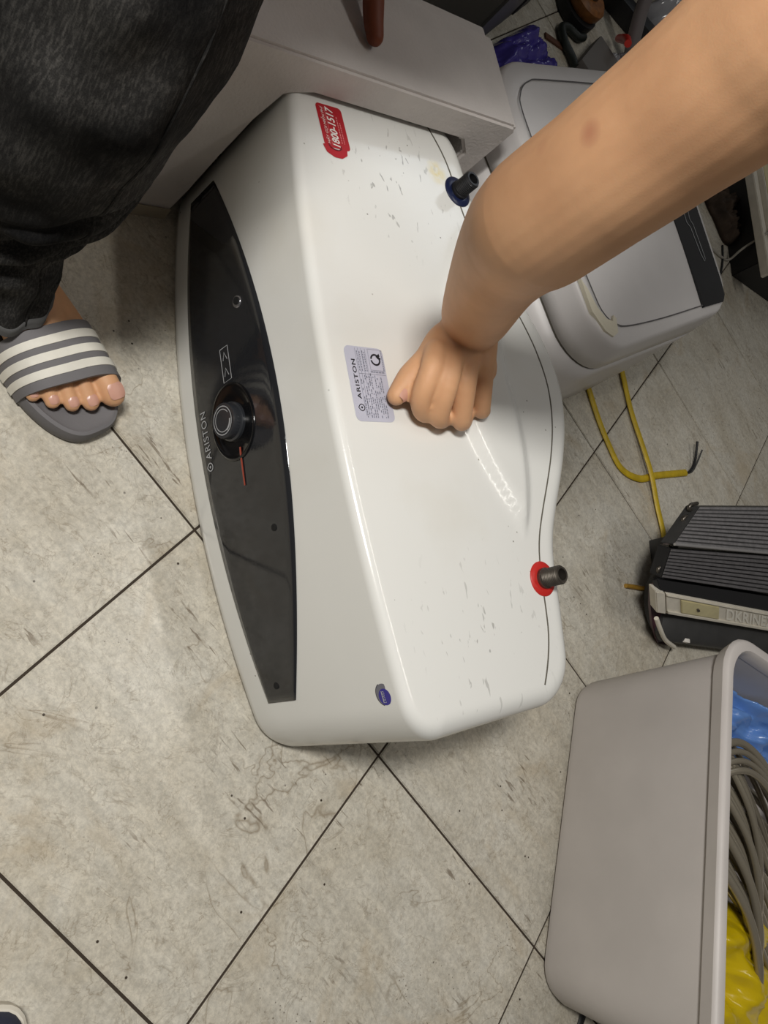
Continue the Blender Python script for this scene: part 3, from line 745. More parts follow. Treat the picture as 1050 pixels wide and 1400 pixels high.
random.seed(11); hs = []
for k in range(4):
    r = .014 * k; hs.append([(-.10 + r, .585, .238), (-.165 + r, .610, .250), (-.192 + r, .665, .256 + .004 * k), (-.165 + r, .740, .258 + .003 * k), (-.10 + r, .82, .240)])
for k in range(12):
    a = -.175 + .0165 * k; dz = (k % 3) * .006; b = random.uniform(-.008, .008)
    hs.append([(a - .06, .58, .220 + dz), (a - .01, .632, .240 + dz), (a + .045 + b, .69, .246 + dz), (a + .115 + b, .755, .222 + dz), (a + .17, .83, .165)])
for k in range(9):
    a = -.19 + .026 * k; b = random.uniform(-.01, .01)
    hs.append([(a - .05, .64, .205), (a, .70, .226), (a + .05 + b, .77, .224), (a + .10 + b, .85, .205), (a + .12, .90, .170)])
for k in range(8):
    a = -.20 + .026 * k; b = random.uniform(-.01, .01)
    hs.append([(a - .03, .72, .185), (a + .01, .80, .212), (a + .05 + b, .86, .205), (a + .08 + b, .90, .175)])
hs.sort(key=lambda h: h[2][0] - (h[2][1] - .6) * .9)
for k, h in enumerate(hs):
    o = tube('braided_hose', [bp(*p) for p in h], (.0052, .0046, .0062)[k % 3], M_hose, seg=12, sub=8)
    tag(o, 'silver-grey braided hose in the grey bin, %s counting from the blue bag' % ORD[k], 'hose', HG)
# black strap under the bin corner
tag(tube('black_strap', [Vector((.497, -.510, .004)), Vector((.482, -.524, .004)), Vector((.468, -.535, .004)), Vector((.44, -.56, .004))], .006, M_black, seg=8, flat=.5, flatdir=(0, 0, 1)), 'short black strap poking out from under the grey bin at the bottom edge', 'strap')

# ------------------------------------------------------------------ yellow flat cables
def cable(name, P, label, w=.0078):
    t = thing(name, label, 'cable', tuple(P[0])); tube('sheath', P, w, M_yellow, t, seg=12, flat=.5, flatdir=(0, 0, 1), sub=8); return t
c1 = cable('yellow_cable', [Vector(p) for p in ((.872, .520, .0045), (.876, .498, .0045), (.883, .443, .0045), (.897, .388, .0045), (.922, .333, .0045), (.98, .310, .0045), (1.047, .316, .0045), (1.172, .321, .0045))], 'yellow flat cable curling to a stripped end with bare dark wires')
for k, dx in enumerate((0, .012)):
    tube('wire_core', [Vector((1.165 + dx * .3, .321, .005)), Vector((1.186 + dx, .323, .006)), Vector((1.210 + dx, .345, .012)), Vector((1.225 + dx, .39 - .02 * k, .022))], .0028 if k == 0 else .0018, M_black if k == 0 else M_dgrey, c1, seg=8, sub=5)
cable('yellow_cable', [Vector(p) for p in ((1.012, .575, .006), (1.012, .546, .006), (1.009, .462, .006), (1.012, .379, .011), (1.014, .316, .0135), (1.016, .25, .008), (1.012, .180, .008), (.985, .150, .010))], 'longer yellow flat cable running straight to the aluminium coil')
tag(tube('cable_stub', [Vector(p) for p in ((.842, .095, .004), (.868, .090, .004), (.890, .085, .005), (.915, .082, .006))], [.0045, .005, .005, .004], mat('brown_yellow_pvc', lin(170, 130, 50), rough=.5, var=.3, vscale=60), seg=8, sub=5), 'short brownish cable stub on the tiles left of the aluminium coil', 'cable')

# ------------------------------------------------------------------ stripped air-conditioner evaporator
ac = thing('evaporator_unit', 'stripped air conditioner coil unit with aluminium fins and a cream plastic bar', 'air conditioner', (1.10, .08, 0))
def lerp(a, b, t): return Vector(a).lerp(Vector(b), t)
def slab(name, tl, tr, bl, br, th, rows, m, mdark):
    ex = 1.5   # carry on past the frame
    tr = lerp(tl, tr, ex + .4); br = lerp(bl, br, ex + .4); tl, bl = Vector(tl), Vector(bl)
    nrm = (tr - tl).cross(bl - tl).normalized(); nrm = nrm if nrm.z > 0 else -nrm
    o = hexa(name, [bl - nrm * th, br - nrm * th, tr - nrm * th, tl - nrm * th, bl, br, tr, tl], mdark, ac, bev=.0015)
    for k in range(rows):
        a0, a1 = (k + .10) / rows, (k + .90) / rows; h = .0022
        l0, l1 = tl.lerp(bl, a0), tl.lerp(bl, a1); r0, r1 = tr.lerp(br, a0), tr.lerp(br, a1); lm, rm = (l0 + l1) / 2, (r0 + r1) / 2
        mesh('fin_row', [l0, l1, l0.lerp(lm, .5) + nrm * h, l1.lerp(lm, .5) + nrm * h, r0, r1, r0.lerp(rm, .5) + nrm * h, r1.lerp(rm, .5) + nrm * h],
             [(0, 2, 6, 4), (2, 3, 7, 6), (3, 1, 5, 7), (0, 1, 3, 2), (4, 6, 7, 5)], m, o, smooth=False)
    return o, nrm
slab('upper_coil', (0.865, 0.209, 0.18), (1.131, 0.198, 0.18), (0.787, 0.149, 0.157), (1.131, 0.106, 0.157), .028, 11, M_fin, M_dgrey)
slab('lower_coil', (0.792, 0.143, 0.147), (1.144, 0.102, 0.147), (0.784, 0.096, 0.12), (1.16, 0.025, 0.12), .028, 9, M_fin2, M_black)
tube('coil_edge_trim', [Vector((0.787, 0.149, 0.1585)), Vector((1.131, 0.106, 0.1585)), Vector((1.44, .068, .1585))], .0028, mat('bright_aluminium', lin(190, 188, 188), rough=.35, metal=.6), ac, seg=8)
ex = lambda a, b, t=1.9: lerp(a, b, t)
a0, a1 = Vector((.770, .096, .119)), ex((.770, .096, .119), (1.162, .020, .119)); b0, b1 = Vector((.785, .074, .112)), ex((.785, .074, .112), (1.158, -.009, .112))
dn = Vector((0, 0, -.012)); hexa('foam_gasket', [b0 + dn, b1 + dn, a1 + dn, a0 + dn, b0, b1, a1, a0], M_black, ac, .0015)
t0, t1 = Vector((.769, .074, .112)), ex((.769, .074, .112), (1.156, -.014, .112)); u0, u1 = Vector((.816, .036, .075)), ex((.816, .036, .075), (1.214, -.051, .075))
ba = (t1 - t0).normalized(); bd_ = (u0 - t0); bd_ = (bd_ - ba * bd_.dot(ba)); bdn = bd_.normalized(); bn = ba.cross(bdn); bn = bn if bn.z > 0 else -bn
bdn = (u0 - t0).normalized(); BH = (u0 - t0).length; bn = ba.cross(bdn).normalized(); bn = bn if bn.z > 0 else -bn
BH = BH; BLn = (t1 - t0).length
def onbar(s, t, o=0): return t0 + ba * s + bdn * t + bn * o
def barbox(name, s0, s1, q0, q1, o0, o1, m, parent, bev=.001):
    return hexa(name, [onbar(s0, q0, o0), onbar(s1, q0, o0), onbar(s1, q1, o0), onbar(s0, q1, o0), onbar(s0, q0, o1), onbar(s1, q0, o1), onbar(s1, q1, o1), onbar(s0, q1, o1)], m, parent, bev)
bar = barbox('cream_bar', .030, BLn, 0, BH, -.02, 0, M_cream, ac)
barbox('bar_end', -.004, .026, -.002, BH + .001, -.02, .002, M_cream, ac, .002)
barbox('bar_ridge', .03, BLn, .002, .007, 0, .003, M_cream, bar, .0008)
barbox('bar_ridge', .03, BLn, BH - .014, BH - .004, 0, .004, M_cream, bar, .0008)
barbox('cover_plate', .075, .205, .010, BH - .016, 0, .004, M_yel, bar, .001)
bm = bmesh.new(); bmesh.ops.create_cone(bm, segments=18, radius1=.0055, radius2=.0045, depth=.003, cap_ends=True)
rotm = Matrix((ba, bdn, bn)).transposed()
for q in bm.verts: q.co = onbar(.130, .010 + (BH - .026) / 2, .005) + rotm @ q.co
scr = from_bm('screw', bm, M_steel, bar, smooth=False)
text_obj('embossed_lettering', 'DKRINEX', .02, lambda x, y: onbar(.235 + x, BH - .0165 - y, .0012), mat('embossed_cream', lin(240, 236, 224), rough=.4), bar, fit=(.19, BH - .0285), bold=.0006, space=1.05)
# drum-like drain pan under the bar
rg = []
for s in (0.0, .02, .10, .45):
    c = Vector((.880, .050, .030)) + ba * s; q = bdn.cross(ba); up = Vector((0, 0, 1)); fw = Vector((-.23, -.97, 0))
    r = .046 if s else .034
    rg.append([c + up * math.sin(a) * r * .62 + fw * math.cos(a) * r * 1.55 for a in [2 * math.pi * k / 24 for k in range(24)]])
v, f = loft(rg); autosmooth(mesh('fan_housing', v, f, M_dgrey, ac), 40)
pts = catmull([(.806, .026, .076), (.832, .004, .062), (.872, -.020, .042), (.928, -.040, .022)], 5)
tube('white_rib', pts, .0045, M_cream, ac, seg=8)
barbox('housing_rib', .09, .105, BH + .002, BH + .05, -.06, -.03, M_black, ac)
boxobj('white_clip', (.945, -.032, .040), (.016, .008, .008), M_wprint, ac, rz=-.3, bev=.001)
# crumpled maroon film at the left end
v = [(.800, .085, .085), (.822, .050, .060), (.850, .012, .036), (.900, -.026, .006), (.935, -.036, .004), (.972, -.024, .004), (.955, .000, .02), (.905, .030, .05), (.862, .062, .07), (.830, .088, .085)]
v = [Vector(p) for p in v]; v2 = [p + Vector((.006, .004, -.008)) for p in v]; q = len(v)
mesh('maroon_film', v + v2, [tuple(range(q)), tuple(range(q, 2 * q))[::-1]] + [(k, (k + 1) % q, q + (k + 1) % q, q + k) for k in range(q)], M_maroon, ac, smooth=False)
v = [Vector(p) for p in ((.852, .128, .105), (.872, .170, .108), (.902, .200, .106), (.936, .206, .096), (.945, .185, .06), (.915, .150, .05), (.880, .126, .06))]; v2 = [p + Vector((.010, -.004, -.008)) for p in v]; q = len(v)
mesh('end_film', v + v2, [tuple(range(q)), tuple(range(q, 2 * q))[::-1]] + [(k, (k + 1) % q, q + (k + 1) % q, q + k) for k in range(q)], M_maroon, ac, smooth=False)
for k in range(6):     # copper-grey return bends showing at the left end of the coil
    p = lerp((.800, .105, .112), (.862, .205, .165), k / 5)
    tube('return_bend', [p + Vector((.01, 0, 0)), p + Vector((-.012, .002, .002)), p + Vector((-.012, .010, .006)), p + Vector((.01, .012, .008))], .0035, M_steel, ac, seg=8, sub=4)
boxobj('support_block', (1.30, .075, .045), (.70, .07, .09), M_dgrey, ac, rz=-.2, bev=.004)

# ------------------------------------------------------------------ the man leaning over: bare foot in a slide, jeans, arm and hand
person = thing('person', 'man in charcoal jeans and a striped slide pressing his thumb beside the rating label', 'person', (-.25, .55, 0))
fdir = Vector((.40, -.915, 0)).normalized(); fside = Vector((fdir.y * -1, fdir.x, 0))  # fside points to the big-toe side (+x)
if fside.x < 0: fside = -fside
toe0 = Vector((-.163, .392, 0)); heel = toe0 - fdir * .225
def fp(l, s, z): return heel + fdir * l + fside * s + Vector((0, 0, z))
foot = [limb([fp(.045, 0, .056), fp(.085, .004, .050), (fp(.125, .006, .045)), fp(.165, .008, .040)], [.030, .030, .028, .020], 5),
        limb([fp(.07, -.014, .040), fp(.12, -.019, .039), fp(.160, -.024, .030)], [.024, .023, .016], 4),
        limb([fp(.07, .018, .046), fp(.12, .026, .043), fp(.160, .034, .038)], [.024, .023, .018], 4)]
toes = [(.036, .160, .226, .0150), (.010, .163, .220, .0100), (-.010, .161, .213, .0092), (-.028, .155, .202, .0086), (-.043, .150, .187, .0080)]
for s, l0, l1, r in toes: foot.append(limb([fp(l0 - .03, s * .8, .041 if s > -.04 else .034), fp(l0 + .2 * (l1 - l0), s, .044 if s > -.04 else .036), fp(l1 - r, s * 1.02, .026 + r)], [r * 1.05, r * .95, r], 4))
ANK = Vector((-.252, .535, .12))
leg = [limb([fp(.050, 0, .055), ANK, Vector((-.262, .560, .28)), Vector((-.268, .575, .42)), Vector((-.26, .61, .60)), Vector((-.25, .69, .84))], [.036, .038, .052, .060, .068, .075], 5)]
torso = [limb([Vector((-.24, .66, .84)), Vector((-.12, .74, .86))], [.085, .085], 4), limb([Vector((-.18, .71, .87)), Vector((-.18, .70, 1.0)), Vector((-.13, .68, 1.12))], [.10, .10, .105], 4),
         limb([Vector((-.27, .72, 1.14)), Vector((-.12, .66, 1.15)), Vector((.02, .59, 1.12))], [.055, .07, .055], 4), limb([Vector((-.12, .65, 1.16)), Vector((-.11, .58, 1.24))], [.05, .05], 3),
         ball((-.10, .54, 1.29), .095, (.82, 1.0, 1.15), Matrix.Rotation(.6, 3, 'X')), ball((-.10, .445, 1.27), .016), ball((-.18, .555, 1.29), .022, (.4, 1, 1.3)), ball((-.02, .555, 1.29), .022, (.4, 1, 1.3)),
         limb([Vector((-.27, .72, 1.13)), Vector((-.36, .84, .98)), Vector((-.34, .82, .92))], [.052, .046, .036], 4), limb([Vector((-.34, .82, .92)), Vector((-.30, .76, .94)), Vector((-.26, .74, .95))], [.036, .030, .03], 4),
         limb([Vector((-.12, .74, .86)), Vector((-.13, .82, .62)), Vector((-.16, .90, .38)), Vector((-.165, .94, .10))], [.075, .066, .055, .040], 4), limb([Vector((-.165, .945, .05)), Vector((-.15, .86, .04)), Vector((-.145, .80, .03))], [.034, .030, .02], 4)]
arm = [limb([Vector((.172, .403, .336)), Vector((.148, .405, .368)), Vector((.098, .407, .448)), Vector((.058, .398, .512)), Vector((.036, .387, .553)), Vector((.022, .380, .617)), Vector((.016, .379, .681)), Vector((.009, .378, .735)), Vector((.0, .385, .80)), Vector((.01, .45, .92)), Vector((.03, .58, 1.10))],
             [.0285, .0385, .046, .053, .0560, .0540, .0545, .056, .057, .058, .062], 6, 28),
       limb([Vector((.055, .383, .548)), Vector((.036, .376, .560)), Vector((.022, .374, .580))], [.030, .044, .040], 4)]
D = [(-.0, 0)]
fing = dict(index=([(.1135, .3731, .331), (.0989, .3509, .332), (.0939, .3251, .313), (.1143, .3160, .2945), (.1424, .3265, .2915)], [.0145, .0130, .0118, .0106, .0090]),
            middle=([(.135, .378, .334), (.1170, .3400, .336), (.1210, .3120, .309), (.1400, .3110, .2945), (.1650, .3260, .2915)], [.0150, .0135, .0122, .0108, .0090]),
            ring=([(.160, .380, .334), (.1460, .3410, .334), (.1570, .3090, .307), (.1740, .3110, .2940), (.1900, .3290, .2912)], [.0150, .0132, .0120, .0105, .0088]),
            little=([(.185, .385, .332), (.1810, .3520, .330), (.1950, .3240, .306), (.2110, .3260, .2930), (.2200, .3430, .2908)], [.0140, .0125, .0112, .0098, .0082]))
hand = [limb(p, r, 5, 16) for p, r in fing.values()]
hand += [limb([(.150, .398, .331), (.1310, .3890, .326), (.1150, .3707, .315), (.0950, .3540, .303), (.0780, .3355, .2935)], [.022, .0195, .0168, .0152, .0112], 5, 16),
         limb([(.172, .405, .332), (.140, .372, .330)], [.030, .022], 4), limb([(.182, .408, .330), (.178, .366, .328)], [.030, .022], 4), limb([(.160, .404, .332), (.120, .370, .326)], [.024, .018], 4),
         limb([(.165, .405, .322), (.165, .375, .315)], [.026, .024], 4), limb([(.195, .405, .322), (.196, .365, .318)], [.020, .018], 4)]
body = remeshed('body', foot + leg + torso + arm + hand, .0024, M_skin, person, it=4)
# nails
def nail(c, d, up, l, w, name='thumbnail'):
    d = Vector(d).normalized(); up = Vector(up); up = (up - d * up.dot(d)).normalized(); s = d.cross(up); vs = []; fs = []
    for i in range(7):
        for j in range(7):
            u = 2 * i / 6 - 1; w_ = 2 * j / 6 - 1; k = math.sqrt(max(1 - .55 * u ** 4, .1))
            vs.append(Vector(c) + d * u * l / 2 + s * w_ * w / 2 * k + up * (-.0022 * w_ * w_ - .0006 * u * u))
    for i in range(6):
        for j in range(6): a = i * 7 + j; fs.append((a, a + 1, a + 8, a + 7))
    return mesh(name, vs, fs, M_nail, person)
nail((.0818, .3322, .3060), (-.0187, -.0185, -.0095), (.10, -.42, .9), .0150, .0135)
for k, (s, l0, l1, r) in enumerate(toes):
    nail(fp(l1 - r * .9, s * 1.02, .0262 + 2 * r + .0004), fdir + Vector((0, 0, -.35)), (0, 0, 1), r * 1.25, r * 1.35, 'toenail')
# slide sandal
slide = thing('slide_sandal', '', ''); slide.parent = person; slide.location = (0, 0, 0)
for k in ('label', 'category'): del slide[k]
slide['label'] = 'grey slide sandal with three white stripes'
def sole(l, z0):
    t = l / .285; w = .040 + .016 * math.sin(min(max((t - .15) / .85, 0), 1) * math.pi * .72) 
    return w
def sole_ring(z, ins):
    L0, L1 = -.012 + ins, .244 - ins; pts = []
    for k in range(64):
        a = 2 * math.pi * k / 64; ca, sa = math.cos(a), math.sin(a)
        l = (L0 + L1) / 2 + (L1 - L0) / 2 * math.copysign(abs(ca) ** .8, ca); t = (l - L0) / (L1 - L0)
        wd = .038 + .020 * max(0, math.sin((t - .1) / .9 * math.pi * .75)) - ins
        s = wd * math.copysign(abs(sa) ** .75, sa); s += .010 * max(0, t - .35) / .65 if s > 0 else .002
        pts.append(fp(l, s, z))
    return pts
v, f = loft([sole_ring(.0005, .006), sole_ring(.004, .001), sole_ring(.010, 0), sole_ring(.018, .0), sole_ring(.0255, .002), sole_ring(.027, .006), sole_ring(.023, .011)])
def child2(o): o.parent = slide; o.location = -Vector(person.location); return o
so = mesh('sole', v, f, M_slide); child2(autosmooth(so, 50))
so.location = -Vector(person.location)
def strap_pt(u, a, off=0.):
    """u 0..1 along the foot, a 0..1 across from the outer to the big-toe side"""
    l0, l1 = .116 + .014 * a, .180 + .020 * a - .004 * (1 - a)
    l = l0 + (l1 - l0) * u; th = math.pi * (1 - a)
    wd = .0520 + .001 * u; hh = .060 - .010 * u
    x = math.copysign(abs(math.cos(th)) ** .75, math.cos(th)) * (wd + off); z = .010 + (hh + off) * abs(math.sin(th)) ** .62
    return fp(l, x + .000 + (.003 * u), z)
def strap_mesh(name, u0, u1, o0, o1, m, nu=4, na=30):
    vs = []; fs = []
    for o_ in (o0, o1):
        for i in range(nu + 1):
            for j in range(na + 1): vs.append(strap_pt(u0 + (u1 - u0) * i / nu, j / na, o_))
    Wd = na + 1; Hh = (nu + 1) * Wd
    for q in (0, 1):
        for i in range(nu):
            for j in range(na): a = q * Hh + i * Wd + j; fs.append((a, a + 1, a + Wd + 1, a + Wd))
    bd2 = [(i, 0) for i in range(nu)] + [(nu, j) for j in range(na)] + [(i, na) for i in range(nu, 0, -1)] + [(0, j) for j in range(na, 0, -1)]
    for k in range(len(bd2)):
        a = bd2[k][0] * Wd + bd2[k][1]; b2 = bd2[(k + 1) % len(bd2)]; b2 = b2[0] * Wd + b2[1]; fs.append((a, b2, b2 + Hh, a + Hh))
    o = mesh(name, vs, fs, m); return child2(autosmooth(o, 40))
strap_mesh('strap', 0, 1, 0, .005, M_slide, 8)
for u0 in (.17, .43, .69): strap_mesh('stripe', u0, u0 + .145, .0045, .0062, M_stripe, 2)
# jeans leg
def jr(c, r, z, k, amp=.004):
    out = []
    for i in range(120):
        a = 2 * math.pi * i / 120; d = Vector((math.cos(a), math.sin(a), 0))
        p = Vector((c[0], c[1], z)) + d * r
        fold = .9 * math.sin(z * 95 + 2.2 * math.sin(a * 1.5 + 1.0) + 3 * noise.noise(Vector((d.x * 1.4, d.y * 1.4, z * 5))))
        wgt = max(0, 1 - abs(z - .21) / .14)
        p += d * (amp * noise.noise(Vector((d.x * 2.2, d.y * 2.2, z * 16))) * 2 + .0045 * fold * wgt)
        p.z += .010 * noise.noise(Vector((d.x * 1.5, d.y * 1.5, 4.))) if z < .12 else 0
        if .10 < z < .42:
            t = (math.degrees(a) + 180) % 360 - 180; t = (t + 150) / 125          # 0 at the front left, 1 at the right contour
            if -.6 < t < 1.25:
                for z0, z1, pw, dep, wid in ((.185, .315, 2.2, .0085, .0075), (.150, .275, 2.4, .0065, .0075), (.235, .335, 1.4, .004, .006)):
                    zc = z0 + (z1 - z0) * max(t, 0) ** pw + .012 * max(-t, 0); fade = min(1, max(0, (t + .6) / .3)) * min(1, max(0, (1.25 - t) / .2))
                    p -= d * dep * fade * (math.exp(-((z - zc) / wid) ** 2) - .7 * math.exp(-((z - zc + .018) / .012) ** 2))
        out.append(p)
    return out
keys = [(.078, -.254, .522, .053), (.10, -.256, .530, .055), (.13, -.258, .540, .057), (.165, -.262, .552, .061), (.20, -.266, .560, .069), (.24, -.266, .562, .083), (.28, -.264, .563, .092), (.34, -.262, .562, .096), (.42, -.262, .563, .098), (.52, -.260, .575, .096), (.62, -.262, .61, .092), (.74, -.262, .66, .092), (.86, -.255, .70, .098)]
rg = []
for k in range(len(keys) - 1):
    a, b2 = keys[k], keys[k + 1]; m_ = 14 if keys[k][0] < .40 else 6
    for q in range(m_):
        t = q / m_; t2 = t; z, x, y, r = [a[i] + (b2[i] - a[i]) * t2 for i in range(4)]
        rg.append(jr((x, y), r, z, k))
inner = [[p.lerp(sum(r, Vector()) / len(r), .06) for p in r] for r in (rg[2], rg[0])]
v, f = loft([inner[0]] + [inner[1]] + rg, False, True); jeans = mesh('jeans', v, f, M_denim, person)
v, f = loft([[p.lerp(sum(rg[q], Vector()) / 120, -.028) for p in rg[q]] for q in (0, 2, 4, 7)] + [[p.lerp(sum(rg[7], Vector()) / 120, .02) for p in rg[7]]], False, False)
mesh('hem', v, f, mat('faded_hem', lin(84, 84, 84), rough=.95, bump=.3, bscale=300), jeans)
sm = [p for p in []]
tube('side_seam', [r[98] + Vector((.0002, -.0004, 0)) for r in rg[3::3]], .0016, M_denim, jeans, seg=6)
v, f = loft([[Vector((-.165 + .062 * math.cos(a) * q, .0, 0)) + Vector((0, y, z)) + Vector((0, .062 * math.sin(a) * q, 0)) for a in [2 * math.pi * k / 32 for k in range(32)]] for (q, y, z) in ((.85, .942, .08), (1.0, .935, .2), (1.1, .905, .36), (1.2, .85, .5))], True, True)
mesh('jeans', v, f, M_denim, person)
v, f = loft([[c + Vector((rx * math.cos(a), ry * math.sin(a), 0)) for a in [2 * math.pi * k / 36 for k in range(36)]] for (c, rx, ry) in ((Vector((-.18, .71, .84)), .16, .13), (Vector((-.18, .71, .93)), .15, .12), (Vector((-.17, .70, 1.02)), .15, .12), (Vector((-.14, .68, 1.12)), .18, .12), (Vector((-.12, .66, 1.19)), .14, .10), (Vector((-.12, .64, 1.215)), .06, .06))])
mesh('shirt', v, f, M_shirt, person)
v, f = ball((-.10, .555, 1.325), .104, (.86, 1.0, .95), Matrix.Rotation(.6, 3, 'X'))
mesh('hair', v, f, M_hair, person)

# ------------------------------------------------------------------ another person's finger steadying the foam
p2 = thing('person', 'brown hand of a second person steadying the foam end cap, only a finger in view', 'person', (.10, .80, .34))
h2p = [limb([(.106, .752, .3445), (.103, .775, .352), (.098, .812, .372), (.095, .85, .395)], [.0105, .0125, .0135, .0145], 5, 16),
       limb([(.085, .83, .40), (.100, .90, .42)], [.018, .03], 4), limb([(.120, .84, .405), (.112, .90, .42)], [.018, .03], 4),
       limb([(.125, .800, .405), (.128, .84, .42), (.118, .88, .42)], [.010, .0125, .015], 4, 14), limb([(.062, .85, .372), (.068, .87, .40), (.085, .90, .42)], [.010, .012, .018], 4, 14),
       limb([(.140, .83, .40), (.142, .86, .42), (.128, .89, .42)], [.010, .0115, .014], 4, 14), limb([(.150, .85, .40), (.150, .88, .415), (.135, .905, .42)], [.009, .0105, .013], 4, 14),
       limb([(.106, .90, .42), (.11, .98, .48), (.13, 1.12, .62), (.16, 1.22, .78), (.20, 1.20, 1.05)], [.032, .030, .042, .048, .055], 5),
       limb([(.42, 1.38, .55), (.40, 1.36, .80), (.34, 1.28, 1.08)], [.14, .14, .13], 5), limb([(.20, 1.20, 1.08), (.36, 1.27, 1.14), (.52, 1.36, 1.08)], [.06, .08, .06], 4), limb([(.33, 1.25, 1.12), (.28, 1.17, 1.24)], [.05, .05], 3), ball((.26, 1.12, 1.32), .095, (.82, 1, 1.15)),
       limb([(.34, 1.42, .52), (.20, 1.60, .30), (.24, 1.66, .05)], [.08, .06, .04], 4), limb([(.48, 1.42, .52), (.44, 1.62, .30), (.46, 1.70, .05)], [.08, .06, .04], 4), limb([(.25, 1.69, .035), (.21, 1.54, .03)], [.034, .026], 3), limb([(.47, 1.73, .035), (.43, 1.58, .03)], [.034, .026], 3)]
remeshed('body', h2p, .0032, M_skin2, p2, it=4)
v, f = loft([[Vector(c) + Vector((rx * math.cos(a), ry * math.sin(a), 0)) for a in [2 * math.pi * k / 36 for k in range(36)]] for (c, rx, ry) in (((.43, 1.40, .50), .19, .17), ((.42, 1.38, .65), .18, .17), ((.40, 1.36, .85), .18, .16), ((.35, 1.29, 1.08), .21, .15), ((.34, 1.26, 1.19), .15, .11), ((.33, 1.25, 1.22), .07, .07))])
mesh('shirt', v, f, M_shirt, p2)

# ------------------------------------------------------------------ background clutter, far right and top
cab = thing('grey_cabinet', 'dark grey metal cabinet standing at the top edge behind the purple bag', 'cabinet', (.70, 1.45, 0))
cd = Vector((.55, .475, 0)).normalized(); cn = Vector((-cd.y, cd.x, 0)); c0 = Vector((.585, 1.118, 0))
def cpt(s, t, z): return c0 + cd * s + cn * t + Vector((0, 0, z))
hexa('cabinet_body', [cpt(0, 0, .03), cpt(.66, 0, .03), cpt(.66, .5, .03), cpt(0, .5, .03), cpt(0, 0, .75), cpt(.66, 0, .75), cpt(.66, .5, .75), cpt(0, .5, .75)], M_cab, cab, .006)
hexa('cabinet_plinth', [cpt(.01, .01, 0), cpt(.65, .01, 0), cpt(.65, .49, 0), cpt(.01, .49, 0), cpt(.01, .01, .03), cpt(.65, .01, .03), cpt(.65, .49, .03), cpt(.01, .49, .03)], M_black, cab, .001)
hexa('cabinet_rail', [cpt(.35, -.004, .05), cpt(.44, -.004, .05), cpt(.44, .003, .05), cpt(.35, .003, .05), cpt(.35, -.004, .74), cpt(.44, -.004, .74), cpt(.44, .003, .74), cpt(.35, .003, .74)], M_dgrey, cab, .001)
tag(crumple('plastic_bag', .855, 1.215, .36, .17, .085, M_purplebag, 8.4, rz=.62, n=46, rough=.25, jit=.06), 'crumpled purple-blue plastic bag on the floor behind the foam end cap', 'bag')
tag(boxobj('rusty_strip', (1.075, 1.405, .003), (.065, .016, .006), mat('rust_brown', lin(92, 58, 40), rough=.8), rz=-.15, bev=.001), 'small rust-brown strip on the floor right of the purple bag', 'scrap')
tag(tube('dark_hose', [Vector(p) for p in ((1.125, 1.345, .012), (1.12, 1.375, .012), (1.105, 1.41, .012), (1.11, 1.45, .012), (1.14, 1.462, .012), (1.175, 1.45, .012), (1.20, 1.46, .012))], .011, mat('dark_green_rubber', lin(30, 36, 32), rough=.5), seg=10, sub=6), 'dark curled hose on the floor beside the copper-wound motor', 'hose')
mo = thing('electric_motor', 'dark electric motor with a copper-orange winding in the background clutter', 'motor', (1.19, 1.53, 0))
def lathe(c, prof, seg=28): return loft([[Vector(c) + Vector((r * math.cos(2 * math.pi * k / seg), r * math.sin(2 * math.pi * k / seg), z)) for k in range(seg)] for r, z in prof])
v, f = lathe((1.19, 1.53, 0), [(.055, 0), (.06, .006), (.06, .03), (.05, .034)]); autosmooth(mesh('motor_base', v, f, M_black, mo))
v, f = lathe((1.19, 1.53, .034), [(.05, 0), (.055, .008), (.055, .026), (.046, .034), (.02, .034)]); autosmooth(mesh('winding', v, f, mat('copper_orange', lin(150, 96, 44), rough=.5, var=.4, vscale=90), mo))
v, f = lathe((1.19, 1.53, .068), [(.018, 0), (.018, .012), (.008, .014), (.008, .034)]); autosmooth(mesh('shaft', v, f, M_steel, mo))
tag(boxobj('grey_board', (1.215, 1.375, .018), (.17, .09, .036), mat('grey_board_mat', lin(104, 100, 96), rough=.6), rz=.75, bev=.004), 'grey flat case lying behind the square heater at the top', 'case')
tag(boxobj('dark_beam', (1.47, 1.60, .026), (.30, .05, .05), M_black, rot=Matrix.Rotation(-.5, 3, 'Z'), bev=.004), 'dark bar lying across the clutter at the top right', 'bar')
tag(tube('red_handle', [Vector(p) for p in ((1.345, 1.50, .03), (1.305, 1.452, .066), (1.262, 1.405, .088))], [.010, .012, .009], mat('red_rubber', lin(190, 40, 28), rough=.4), seg=12, sub=5), 'red tool handle just above the forearm among the clutter', 'tool')
tag(crumple('clear_bag', 1.36, 1.42, .10, .10, .05, M_clear, 3.7, rz=.4, z0=.0, n=30), 'clear plastic bag beside the red tool handle', 'bag')
tag(crumple('clear_bag', 1.76, 1.66, .42, .22, .22, M_clear, 6.2, rz=.4, z0=.0, n=36), 'large crinkled clear plastic bag at the top edge above the upper arm', 'bag')
tag(boxobj('black_cabinet', (1.62, 2.15, .3), (1.3, .4, .6), M_black, rz=-.15, bev=.01), 'black cabinet in the dark at the far top edge', 'cabinet')
tag(tube('grey_tube', [Vector(p) for p in ((1.40, 1.47, .018), (1.375, 1.50, .06), (1.350, 1.545, .12), (1.345, 1.60, .20))], .018, mat('grey_pvc', lin(110, 104, 104), rough=.4), seg=12, sub=5), 'grey plastic tube standing among the clutter left of the large clear bag', 'tube')
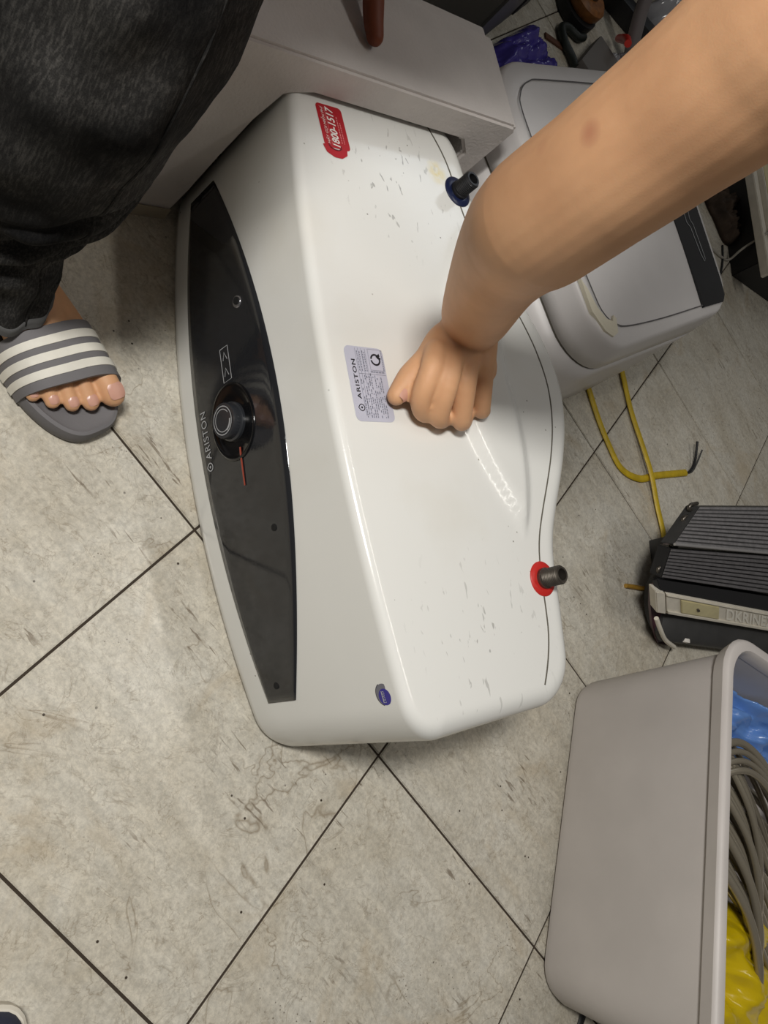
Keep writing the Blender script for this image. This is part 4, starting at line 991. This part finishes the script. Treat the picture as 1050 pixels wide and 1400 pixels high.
# cream metal chassis and debris at the right edge
chs = thing('metal_chassis', 'cream metal chassis with a yellowed plate at the right edge', 'chassis', (1.95, 1.03, 0))
k0 = Vector((1.755, 1.190, 0)); kd = Vector((-.09, -.34, 0)).normalized(); kn = Vector((-kd.y, kd.x, 0)); kn = kn if kn.x > 0 else -kn
def kpt(s, t, z): return k0 + kd * s + kn * t + Vector((0, 0, z))
def kbox(name, s0, s1, q0, q1, z0, z1, m, b=.002, parent=None): return hexa(name, [kpt(s0, q0, z0), kpt(s1, q0, z0), kpt(s1, q1, z0), kpt(s0, q1, z0), kpt(s0, q0, z1), kpt(s1, q0, z1), kpt(s1, q1, z1), kpt(s0, q1, z1)], m, parent or chs, b)
kbox('side_rail', -.05, .36, 0, .010, .085, .11, M_cream); kbox('top_flange', -.05, .35, .01, .05, .095, .100, M_cream); kbox('inner_rail', -.05, .30, .05, .06, .06, .115, M_cream)
kbox('yellowed_plate', -.05, .14, .06, .30, .10, .115, M_yel); kbox('white_bracket', .16, .26, .06, .10, .05, .085, M_wprint)
kbox('under_shade_box', -.05, .30, .02, .32, 0, .09, M_black)  # black box standing in for the shadow and debris under the flange
bm = bmesh.new(); bmesh.ops.create_cone(bm, segments=20, radius1=.02, radius2=.02, depth=.004, cap_ends=True)
for q in bm.verts: q.co = kpt(.06, .12, .117) + q.co
from_bm('round_knockout', bm, M_void, chs, smooth=False)
deb = crumple('rusty_debris', 1.725, 1.085, .12, .17, .06, M_rust, 4.4, rz=.4, n=36, freq=14); tag(deb, 'heap of rusty brown debris against the cream chassis', 'debris'); deb['kind'] = 'stuff'
tag(tube('grey_wire', [Vector(p) for p in ((1.600, .965, .004), (1.65, .945, .004), (1.69, .940, .008), (1.70, .955, .05), (1.75, .985, .125), (1.83, 1.03, .135), (1.90, 1.08, .13))], .0035, mat('grey_pvc_wire', lin(168, 164, 154), rough=.4), seg=8, sub=6), 'thin grey wire arching from the square heater to the cream chassis', 'wire')
tag(tube('black_wire', [Vector(p) for p in ((1.60, .865, .003), (1.63, .895, .003), (1.66, .935, .003), (1.685, .985, .003))], .003, M_black, seg=8, sub=5), 'thin straight black wire crossing under the grey wire', 'wire')

# ------------------------------------------------------------------ shoe tip at the lower left corner
shoe = thing('shoe', 'navy shoe tip with a cream sole edge in the lower left corner', 'shoe', (-.40, -.26, 0))
def shoe_ring(rl, rw, z): return [Vector((-.385, -.262, z)) + Vector((rl * math.cos(a) * .8 - rw * math.sin(a) * .6, rl * math.cos(a) * .6 + rw * math.sin(a) * .8, 0)) for a in [2 * math.pi * k / 40 for k in range(40)]]
v, f = loft([shoe_ring(.112, .050, 0), shoe_ring(.115, .052, .004), shoe_ring(.115, .052, .018), shoe_ring(.112, .050, .021)]); autosmooth(mesh('shoe_sole', v, f, M_cream, shoe))
v, f = loft([shoe_ring(.110, .048, .018), shoe_ring(.108, .047, .035), shoe_ring(.096, .042, .055), shoe_ring(.07, .032, .068), shoe_ring(.03, .015, .074)]); autosmooth(mesh('shoe_upper', v, f, mat('navy_canvas', lin(40, 44, 66), rough=.8, bump=.3, bscale=500), shoe), 60)
